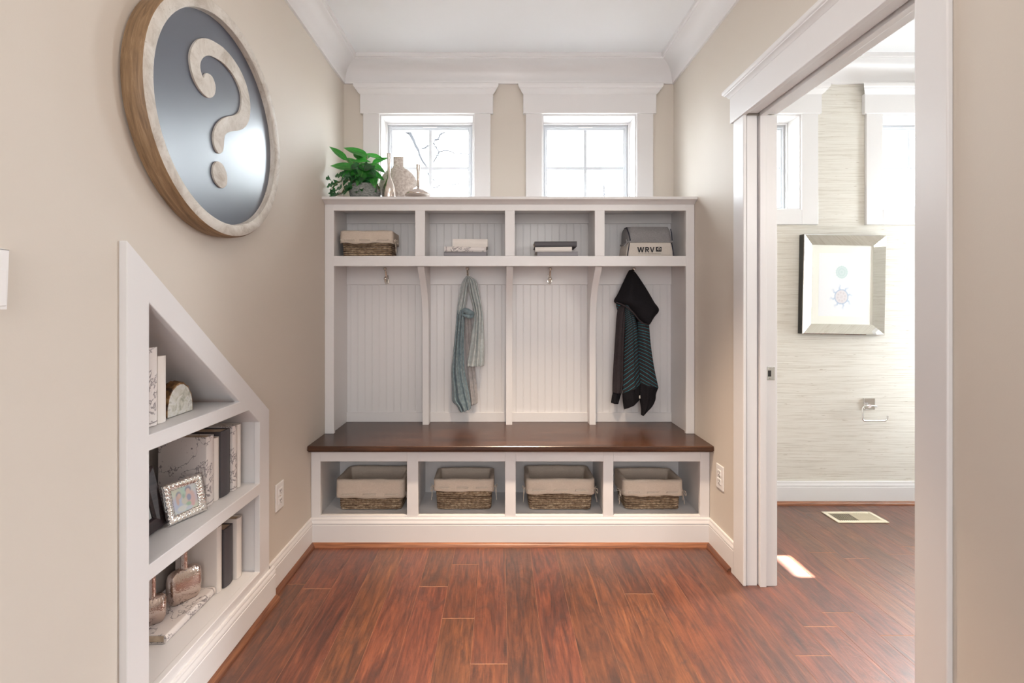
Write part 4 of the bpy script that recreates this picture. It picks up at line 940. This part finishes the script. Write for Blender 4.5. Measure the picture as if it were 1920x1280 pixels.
pic = blobs([(0.25, 0.35, 0.2, 0.4, (0.42, 0.52, 0.72)), (0.27, 0.72, 0.11, 0.16, (0.22, 0.26, 0.36)), (0.29, 0.68, 0.08, 0.12, (0.72, 0.46, 0.36)), (0.2, 0.52, 0.06, 0.2, (0.66, 0.40, 0.30)), (0.72, 0.45, 0.2, 0.35, (0.70, 0.42, 0.38)), (0.68, 0.84, 0.13, 0.13, (0.20, 0.22, 0.34)), (0.67, 0.76, 0.09, 0.12, (0.74, 0.48, 0.38)), (0.67, 0.5, 0.09, 0.14, (0.22, 0.27, 0.45)), (0.47, 0.42, 0.12, 0.16, (0.62, 0.60, 0.46)), (0.46, 0.62, 0.05, 0.1, (0.28, 0.5, 0.34)), (0.62, 0.24, 0.1, 0.09, (0.30, 0.55, 0.32)), (0.35, 0.14, 0.22, 0.12, (0.66, 0.68, 0.62)), (0.80, 0.2, 0.07, 0.12, (0.72, 0.36, 0.36)), (0.62, 0.08, 0.14, 0.08, (0.5, 0.56, 0.66))], bgp)
printed('photograph', root, pic, lambda a, b: fp(fb + (fw - 2 * fb) * a, fb + (fh - 2 * fb) * b, 0.0035), 44, 40)
# dark wooden frame, leaning back, mostly behind the bookcase stile
root = thing('dark_photo_frame', 'dark wooden photo frame beside the silver frame, half hidden by the stile', 'photo frame', (-1.055, 1.36, Z2))
B0, ex2 = Vector((-1.046, 1.258, Z2 + 0.003)), Vector((-0.10, 1, 0)).normalized(); nr2 = Vector((ex2.y, -ex2.x, 0)); ey2 = Vector((0, 0, 1)) * cos(R(13)) - nr2 * sin(R(13)); en2 = nr2 * cos(R(13)) + Vector((0, 0, 1)) * sin(R(13))
def fq(a, b, c=0): return B0 + ex2 * a + ey2 * b + en2 * c
dw, dh_, bd = 0.198, 0.185, 0.036
mb = MB()
def quadloop(i0, c): return [fq(i0, i0, c), fq(dw - i0, i0, c), fq(dw - i0, dh_ - i0, c), fq(i0, dh_ - i0, c)]
mb.loft([quadloop(0, 0), quadloop(0, 0.022), quadloop(0.006, 0.024), quadloop(bd - 0.006, 0.016), quadloop(bd, 0.010), quadloop(bd, 0.004)], cap=False); mb.build('moulding', 'darkwood', root, smooth=True, angle=20)
mb = MB(); mb.loft([quadloop(0.001, 0.0), quadloop(0.001, 0.004)]); mb.build('backing', 'bkgrey', root)
printed('photograph', root, blobs([(0.5, 0.6, 0.2, 0.25, (0.5, 0.4, 0.35)), (0.5, 0.2, 0.3, 0.3, (0.25, 0.3, 0.36))], lambda a, b: (0.35, 0.37, 0.36)), lambda a, b: fq(bd + (dw - 2 * bd) * a, bd + (dh_ - 2 * bd) * b, 0.006), 12, 12)
# hammered bottles on the lying book
ZBk = Z3 + 0.0265
def bottle(x, y, z, rz, w, h, t, neck_h, label, neck_x=0.0):
    root = thing('hammered_bottle', label, 'vase', (x, y, z), rz, 'hammered metal bottles on the lying book')
    mb = MB(); rings = []; prof = [(0.0, 0.74, 0.5), (0.006, 0.84, 0.62), (0.02, 0.97, 0.82), (h * 0.45, 1.0, 1.0), (h * 0.75, 0.98, 0.85), (h * 0.9, 0.90, 0.62), (h * 0.975, 0.66, 0.46), (h, 0.28, 0.36)]
    for zz, a, b in prof: rings.append([(px, py, zz) for px, py in rrect(w * a, t * b, min(w * a, t * b) * 0.42, 6)])
    mb.loft(rings); mb.build('body', 'hammered', root, world=False, smooth='all')
    mb = MB(); mb.lathe([(0.013, h - 0.006), (0.0105, h + 0.006), (0.0100, h + neck_h * 0.8), (0.0115, h + neck_h), (0.0085, h + neck_h), (0.0075, h)], 0, 0, 0, 24); mb.build('neck', 'hammered', root, world=False, smooth=True, angle=50)
bottle(-1.078, 1.585, ZBk, R(58), 0.105, 0.112, 0.052, 0.10, 'squarish hammered metal bottle in front of the large ivory book')
bottle(-1.100, 1.468, ZBk, R(40), 0.075, 0.088, 0.048, 0.09, 'smaller hammered metal bottle half hidden by the bookcase stile')

# ------------------------------------------------------------------ ornaments on top of the locker
TZ = LZ + 0.0005
# plant
PX0, PY0 = PX(684, 2.61), 2.615
root = thing('potted_plant', 'leafy green pothos and ivy plant in a round mossy concrete pot', 'plant', (PX0, PY0, TZ))
mb = MB(); mb.lathe([(0.055, 0), (0.066, 0.004), (0.082, 0.03), (0.086, 0.055), (0.080, 0.085), (0.076, 0.092), (0.068, 0.090), (0.066, 0.07), (0.0, 0.07)], PX0, PY0, TZ, 40); mb.build('pot', 'pot', root, smooth=True, angle=50)
def leaf(mb, basep, tip, w, up=(0, -0.5, 1), lobes=0, curl=0.15):
    b, tp = Vector(basep), Vector(tip); ax = tp - b; Ln = ax.length; ax.normalize(); up = Vector(up).normalized(); sd = ax.cross(up).normalized(); nn = sd.cross(ax).normalized()
    uv = mb.bm.loops.layers.uv.verify(); rows = []; NR = 10
    for i in range(NR + 1):
        t = i / NR
        if lobes: wd = w * (0.30 + 0.70 * abs(sin(pi * (0.18 + 2.15 * t))) ** 0.8) * (1 - t) ** 0.45 * (1.0 if t > 0.02 else 0.4)
        else: wd = w * (sin(pi * t ** 0.72) ** 0.9) if 0 < t < 1 else 0.0008
        drop = -curl * Ln * t * t; c = b + ax * (Ln * t) + nn * drop
        rows.append([mb.bm.verts.new(c + sd * (wd * s) + nn * (abs(s) * wd * 0.22 + 0.05 * wd * sin(9 * t + s))) for s in (-1, -0.5, 0, 0.5, 1)])
    for i in range(NR):
        for k in range(4):
            f = mb.bm.faces.new((rows[i][k], rows[i][k + 1], rows[i + 1][k + 1], rows[i + 1][k])); f.smooth = True
            for lp, (a, c) in zip(f.loops, ((k, i), (k + 1, i), (k + 1, i + 1), (k, i + 1))): lp[uv].uv = (a / 4, c / NR)
def pp(u, v, d): return (PX(u, d), d, PZ(v, d))
big = [((650, 301, 2.60), (619, 272, 2.57), 0.026), ((688, 294, 2.60), (644, 272, 2.60), 0.034), ((668, 318, 2.57), (619, 306, 2.55), 0.040), ((690, 290, 2.62), (722, 297, 2.59), 0.021), ((698, 306, 2.60), (727, 293, 2.62), 0.020),
       ((676, 306, 2.57), (704, 330, 2.53), 0.036), ((662, 303, 2.6), (694, 300, 2.57), 0.026), ((690, 308, 2.6), (722, 320, 2.57), 0.030), ((690, 322, 2.6), (720, 334, 2.57), 0.027), ((670, 312, 2.6), (650, 292, 2.64), 0.026), ((680, 320, 2.56), (708, 304, 2.54), 0.028), ((672, 302, 2.62), (700, 284, 2.66), 0.026),
       ((668, 322, 2.56), (640, 330, 2.53), 0.030), ((684, 316, 2.56), (668, 346, 2.52), 0.034), ((694, 318, 2.56), (704, 350, 2.52), 0.030), ((676, 300, 2.60), (664, 282, 2.62), 0.024)]
mb = MB()
for b, tpt, w in big: leaf(mb, pp(*b), pp(*tpt), w, up=(0.2, -0.8, 0.7), curl=0.12)
mb.build('broad_leaves', 'leaf', root, recalc=False)
mb = MB(); r = random.Random(21)
ivy = [(612, 336), (618, 346), (626, 340), (632, 330), (642, 334), (650, 330), (616, 362), (622, 356), (634, 352), (644, 360), (636, 365), (652, 348), (626, 366)]
for u, v in ivy:
    a = r.uniform(pi * 0.6, pi * 1.5); L_ = 15
    leaf(mb, pp(u + 7, v - 1, r.uniform(2.50, 2.58)), pp(u + 7 + L_ * cos(a), v - L_ * 0.8 * sin(a) * 0.6 + 3, r.uniform(2.49, 2.55)), 0.023, up=(0.1, -1, 0.4), lobes=1)
for k in range(46):
    u = r.gauss(678, 15); v = r.uniform(305, 352); a = r.uniform(0, 2 * pi); L_ = r.uniform(14, 22)
    u = max(655, min(708, u))
    leaf(mb, pp(u, v, r.uniform(2.53, 2.64)), pp(u + L_ * cos(a), min(357, v + L_ * 0.8 * sin(a) + 5), r.uniform(2.50, 2.58)), r.uniform(0.022, 0.034), up=(r.uniform(-.4, .4), -1, 0.5), lobes=r.choice((0, 1, 1)))
mb.build('ivy_leaves', 'ivy', root, recalc=False)
mb = MB()
for b, tpt, w in big: mb.tube(catmull([(PX0, PY0, TZ + 0.075), ((PX0 + pp(*b)[0]) / 2, PY0 - 0.01, (TZ + 0.08 + pp(*b)[2]) / 2 + 0.02), pp(*b)], 8), 0.0018, 6)
for pth in (((680, 348, 2.57), (655, 338, 2.54), (636, 340, 2.53), (618, 356, 2.52)), ((684, 345, 2.57), (650, 350, 2.53), (640, 362, 2.515), (628, 368, 2.51)), ((690, 345, 2.57), (706, 348, 2.53), (712, 358, 2.52))): mb.tube(catmull([pp(*p_) for p_ in pth], 12), 0.0016, 6)
mb.build('stems', 'stem', root, smooth=True)
# tall bottle
def T(px, d): return px * d / F
xv, yv = PX(729.5, 2.60), 2.600
o = MB().lathe([(0.028, 0), (0.034, 0.004), (0.0375, 0.03), (0.0375, 0.06), (0.034, 0.085), (0.025, 0.108), (0.0135, 0.128), (0.0095, 0.15), (0.0085, 0.20), (0.0105, 0.265), (0.0120, 0.268), (0.0095, 0.266), (0.007, 0.2), (0.0, 0.19)], 0, 0, 0, 40).build('bottle_vase', 'vasemetal', None, smooth=True, angle=60); o.location = (xv, yv, TZ)
tag(o, 'tall slender pewter bottle vase next to the plant', 'vase')
# round stone jar
xj, yj = PX(747.5, 2.70), 2.695; Rj = T(36, 2.70)
prof = []
mb = MB()
for_r = []
zc = Rj * 0.97
pr = [(0.045, 0.0)] + [(Rj * cos(a), zc + Rj * sin(a)) for a in [R(-72 + 6 * i) for i in range(23)]] + [(T(11.5, 2.7), zc + Rj * 0.95), (T(10, 2.7), zc + Rj * 1.05), (T(9.6, 2.7), zc + Rj * 1.50), (T(10.4, 2.7), zc + Rj * 1.53), (T(8, 2.7), zc + Rj * 1.53), (T(7.5, 2.7), zc + Rj), (0, zc + Rj)]
o = mb.lathe(pr, 0, 0, 0, 48, 1.0, 0.5).build('stone_jar', 'stone', None, smooth=True, angle=50); o.location = (xj, yj, TZ)
tag(o, 'flat round pale stone jar behind the slender bottle', 'jar')
xw, yw = PX(784, 2.57), 2.575
o = MB().lathe([(0.02, 0), (0.045, 0.006), (0.066, 0.018), (0.0725, 0.026), (0.073, 0.030), (0.066, 0.040), (0.048, 0.055), (0.028, 0.067), (0.0145, 0.074), (0.0095, 0.082), (0.0085, 0.12), (0.0095, 0.165), (0.0115, 0.197), (0.0125, 0.199), (0.0095, 0.198), (0.007, 0.12), (0, 0.1)], 0, 0, 0, 44).build('squat_vase', 'vasemetal', None, smooth=True, angle=60); o.location = (xw, yw, TZ)
tag(o, 'squat saucer-shaped metal vase with a thin neck in front of the window', 'vase')

# ------------------------------------------------------------------ powder room things
d = YB - 0.045
pc = [(1507.7, 438.6), (1662.8, 441.5), (1659.4, 628), (1504.6, 625.5)]
cxp = sum(PX(u, d) for u, v in pc) / 4; czp = sum(PZ(v, d) for u, v in pc) / 4
fwid, fhei = T(155, d), T(187, d); ang = R(-1.0)
root = thing('mirrored_picture', 'framed print with wide mirrored border on the pale textured wall', 'picture', (cxp, YB, czp)); root.rotation_euler = (0, -ang, 0)
def loop(i, y): return [(-fwid / 2 + i, y, -fhei / 2 + i), (fwid / 2 - i, y, -fhei / 2 + i), (fwid / 2 - i, y, fhei / 2 - i), (-fwid / 2 + i, y, fhei / 2 - i)]
mb = MB(); mb.loft([loop(0, -0.002), loop(0, -0.043)], cap=False); mb.loft([loop(0, -0.002), loop(0.01, -0.002)], cap=False); mb.build('edge', 'slot', root, world=False)
mb = MB(); bw = T(19, d); mb.loft([loop(0.0, -0.043), loop(0.004, -0.0455), loop(bw, -0.026), loop(bw, -0.018)], cap=False); mb.build('mirror_border', 'mirror', root, world=False)
mb = MB(); mb.loft([loop(bw - 0.002, -0.020), loop(bw - 0.002, -0.010)]); mb.build('mat_board', 'matboard', root, world=False)
def rosette(a, b):
    X, Z = (a - 0.5) * 0.78, (b - 0.5) * 1.0; c = (0.78, 0.78, 0.79)
    def mixc(c, col, k): return tuple(c[i] * (1 - k) + col[i] * k for i in range(3))
    for cx, cz, rr, tone, ring, npet, reach in ((0.0, 0.20, 0.095, (0.42, 0.56, 0.54), (0.50, 0.62, 0.60), 16, 1.9), (0.0, -0.19, 0.115, (0.56, 0.50, 0.52), (0.36, 0.46, 0.60), 8, 1.9)):
        dx, dz = X - cx, Z - cz; q_ = math.hypot(dx, dz) / rr; an = math.atan2(dz, dx)
        if q_ < 1: c = mixc(c, tone, 0.55 + 0.4 * (0.5 + 0.5 * sin(an * npet)) * (0.5 + 0.5 * sin(q_ * 14)))
        if 0.9 < q_ < 1.06: c = mixc(c, ring, 0.75)
        if 1.06 <= q_ < reach:
            k = max(0, sin(an * npet / 1.0 + 0.6 * sin(q_ * 9))) ** 2 * (reach - q_) / (reach - 1); c = mixc(c, ring, 0.95 * k if npet == 8 else 0.5 * k)
    return c
iw, ih = fwid - 2 * bw, fhei - 2 * bw
printed('print', root, rosette, lambda a, b: ((-0.5 + a) * iw * 0.74, -0.0205, (-0.5 + b) * ih * 0.80), 120, 150, world=False)
# toilet paper holder
d = YB - 0.05
root = thing('paper_holder', 'chrome toilet paper holder with open arm on the pale textured wall', 'holder', (PX(1627, YB), YB, PZ(756, YB)))
mb = MB(); mb.box(PX(1617.5, YB), PX(1638, YB), YB - 0.012, YB, PZ(767, YB), PZ(745.5, YB)); mb.build('mounting_plate', 'chrome', root, bevel=0.003)
mb = MB(); mb.tube([(PX(1627, YB), YB - 0.01, PZ(757, YB)), (PX(1629, d), YB - 0.055, PZ(761, d))], 0.010, 16); mb.build('post', 'chrome', root, smooth=True, angle=40)
path = [(1643, 762), (1636, 761), (1623, 761), (1618.8, 763), (1617.2, 767), (1617.2, 783), (1619, 787.5), (1624, 789), (1656, 789), (1661, 787.5), (1663.5, 784), (1663.8, 779)]
mb = MB(); mb.tube(catmull([(PX(u, d), d, PZ(v, d)) for u, v in path], 60), 0.0052, 10); mb.build('arm', 'chrome', root, smooth=True, angle=50)
# floor register
root = thing('floor_vent', 'almond louvred floor register set in the powder room boards', 'vent', (2.015, 2.635, 0))
x0, x1, y0, y1 = 1.873, 2.157, 2.568, 2.703; b = 0.022
mb = MB(); 
for a in ((x0, x0 + b, y0, y1), (x1 - b, x1, y0, y1), (x0 + b, x1 - b, y0, y0 + b), (x0 + b, x1 - b, y1 - b, y1)): mb.box(*a, 0.0005, 0.0055)
mb.build('frame', 'vent', root, bevel=0.0015)
MB().box(x0 + b, x1 - b, y0 + b, y1 - b, 0.0004, 0.0012).build('duct_shade_plate', 'ventdark', root)  # dark plate painted for the shade inside the duct
n = 22; w = (x1 - x0 - 2 * b) / n
for k in range(n):
    mb = MB(); s = 1 if k < n // 2 else -1; xc_ = x0 + b + (k + 0.5) * w
    mb.prism([(xc_ - s * w * 0.20, 0.0052), (xc_ - s * w * 0.02, 0.0052), (xc_ + s * w * 0.30, 0.0013), (xc_ + s * w * 0.12, 0.0013)], 'y', y0 + b, y1 - b); mb.build('louvre', 'vent', root)

# ------------------------------------------------------------------ outdoors
struct(MB().box(-30, 30, YBO + 0.3, 60, -0.65, -0.6).build('ground', 'lawn'))
mb = MB(); r = random.Random(4); YT = 7.2
def limb(a, b, r0, r1, wob=0.05, n=8):
    a, b = Vector(a), Vector(b); P = [a.lerp(b, i / n) + Vector((r.uniform(-wob, wob), r.uniform(-wob, wob), r.uniform(-wob, wob))) * (0 < i < n) for i in range(n + 1)]
    mb.tube(P, [r0 + (r1 - r0) * i / n for i in range(n + 1)], 8); return P
def tp(u, v, d=YT): return Vector(pp(u, v, d))
limb((-3.4, YT, -0.62), (-3.2, YT, 2.2), 0.20, 0.15); limb((-3.2, YT, 2.2), (-2.6, YT, 4.4), 0.15, 0.10)
limb((-2.6, YT, 4.4), tp(770, 245), 0.10, 0.075, 0.04); limb(tp(770, 245), tp(802, 318), 0.055, 0.022, 0.015)
limb(tp(786, 281), tp(812, 270), 0.016, 0.014, 0.012); limb(tp(812, 268), tp(824, 285), 0.018, 0.014, 0.01); limb(tp(824, 284), tp(812, 304), 0.016, 0.010, 0.01)
limb(tp(812, 268), tp(836, 244), 0.018, 0.012, 0.02); limb(tp(824, 284), tp(884, 288), 0.012, 0.008, 0.02); limb(tp(820, 262), tp(832, 236), 0.010, 0.006, 0.02)
limb(tp(802, 318), tp(818, 348), 0.014, 0.010, 0.02); limb(tp(812, 352), tp(858, 344), 0.010, 0.008, 0.03); limb(tp(858, 344), tp(880, 316), 0.008, 0.004, 0.02)
limb(tp(802, 318), tp(812, 352), 0.014, 0.010, 0.02); limb(tp(858, 344), tp(900, 360), 0.008, 0.004, 0.02)
o = mb.build('bare_tree', 'bark', None, smooth=True, at=(-3.4, YT, -0.6)); tag(o, 'leafless grey tree with drooping limb seen through the window behind the stone jar', 'tree')
mb = MB()
limb((2.6, 9.2, -0.62), (2.2, 9.0, 1.9), 0.06, 0.04); limb((2.2, 9.0, 1.9), tp(1133, 352, 9.0), 0.03, 0.014, 0.02); limb(tp(1133, 352, 9.0), tp(1130, 343, 9.0), 0.014, 0.006, 0.01); limb(tp(1133, 352, 9.0), tp(1140, 362, 9.0), 0.012, 0.006, 0.01)
limb(tp(1133, 352, 9.0), tp(1133, 340, 9.0), 0.008, 0.004, 0.01)
o = mb.build('small_bare_tree', 'bark', None, smooth=True, at=(2.6, 9.2, -0.6)); tag(o, 'leafless twig tip showing low in the window without ornaments', 'tree')

# ------------------------------------------------------------------ light
w = bpy.data.worlds.new('overcast_sky'); sc.world = w; w.use_nodes = True
bg = w.node_tree.nodes['Background']; bg.inputs[0].default_value = (0.88, 0.95, 1.0, 1); bg.inputs[1].default_value = 19.0
def light(name, kind, loc, energy, col=(1, 1, 1), rot=None, to=None, **kw):
    l = bpy.data.lights.new(name, kind); l.energy = energy; l.color = col
    for k, v in kw.items(): setattr(l, k, v)
    o = bpy.data.objects.new(name, l); COL.objects.link(o); o.location = loc
    if to is not None: o.rotation_euler = (Vector(to) - Vector(loc)).to_track_quat('-Z', 'Y').to_euler()
    return o
sd = Vector((-1.0, 0.02, -0.84))
light('sun', 'SUN', (12, 3, 9), 190.0, (1, 0.96, 0.9), to=Vector((12, 3, 9)) + sd, angle=R(0.6))
# added soft fill behind the viewer, then the lamps overhead
light('rear_fill', 'AREA', (0.0, -1.9, 1.6), 37, (0.96, 0.975, 1.0), to=(0, 2.8, 1.3), shape='RECTANGLE', size=1.8, size_y=1.8)
light('ceiling_lamp', 'POINT', (0.05, 1.05, 2.42), 5.5, (1.0, 0.88, 0.78), shadow_soft_size=0.09)
light('side_window_boost', 'AREA', (PXR + 0.05, (SWY0 + SWY1) / 2, (SWZ0 + SWZ1) / 2), 19, (0.97, 0.98, 1.0), to=(1.2, 1.5, 0.0), spread=R(75), shape='RECTANGLE', size=SWY1 - SWY0 - 0.06, size_y=SWZ1 - SWZ0 - 0.06)  # extra lamp in the unseen side window, boosts its light toward the doorway
light('powder_fill', 'AREA', (2.05, 0.40, 1.95), 11, (1.0, 0.97, 0.93), to=(2.0, 2.8, 1.2), shape='RECTANGLE', size=0.7, size_y=0.25)  # added area fill that evens the light on the powder back wall
light('downlight', 'SPOT', (0.18, 1.72, 2.665), 360, (1.0, 0.78, 0.58), to=(0.24, 1.80, 0), spot_size=R(64), spot_blend=0.9, shadow_soft_size=0.05)
# sky portals in the window openings (they only guide the sampling of the sky)
for x in WINX:
    o = light('window_portal', 'AREA', (x, YBO - 0.01, (WZ0 + WZ1) / 2), 1, to=(x, 0, (WZ0 + WZ1) / 2), shape='RECTANGLE', size=WW, size_y=WZ1 - WZ0); o.data.cycles.is_portal = True
for y0, y1, z0, z1 in ((SWY0, SWY1, SWZ0, SWZ1), (NWY0, NWY1, NWZ0, NWZ1)):
    o = light('window_portal', 'AREA', (PXR + 0.14, (y0 + y1) / 2, (z0 + z1) / 2), 1, to=(0, (y0 + y1) / 2, (z0 + z1) / 2), shape='RECTANGLE', size=y1 - y0, size_y=z1 - z0); o.data.cycles.is_portal = True

# ------------------------------------------------------------------ camera and view
cam = bpy.data.cameras.new('camera'); co = bpy.data.objects.new('camera', cam); COL.objects.link(co); sc.camera = co
co.location = (0, 0, H); co.rotation_euler = (R(90), 0, 0)
cam.sensor_fit = 'HORIZONTAL'; cam.sensor_width = 36; cam.lens = F / 1920 * 36; cam.clip_start = 0.05
cam.shift_x = (960 - U0) / 1920; cam.shift_y = -(640 - V0) / 1920
vs = sc.view_settings; vs.view_transform = 'Standard'; vs.look = 'None'; vs.gamma = 1; vs.use_curve_mapping = False; vs.exposure = 0.28
sc.display_settings.display_device = 'sRGB'
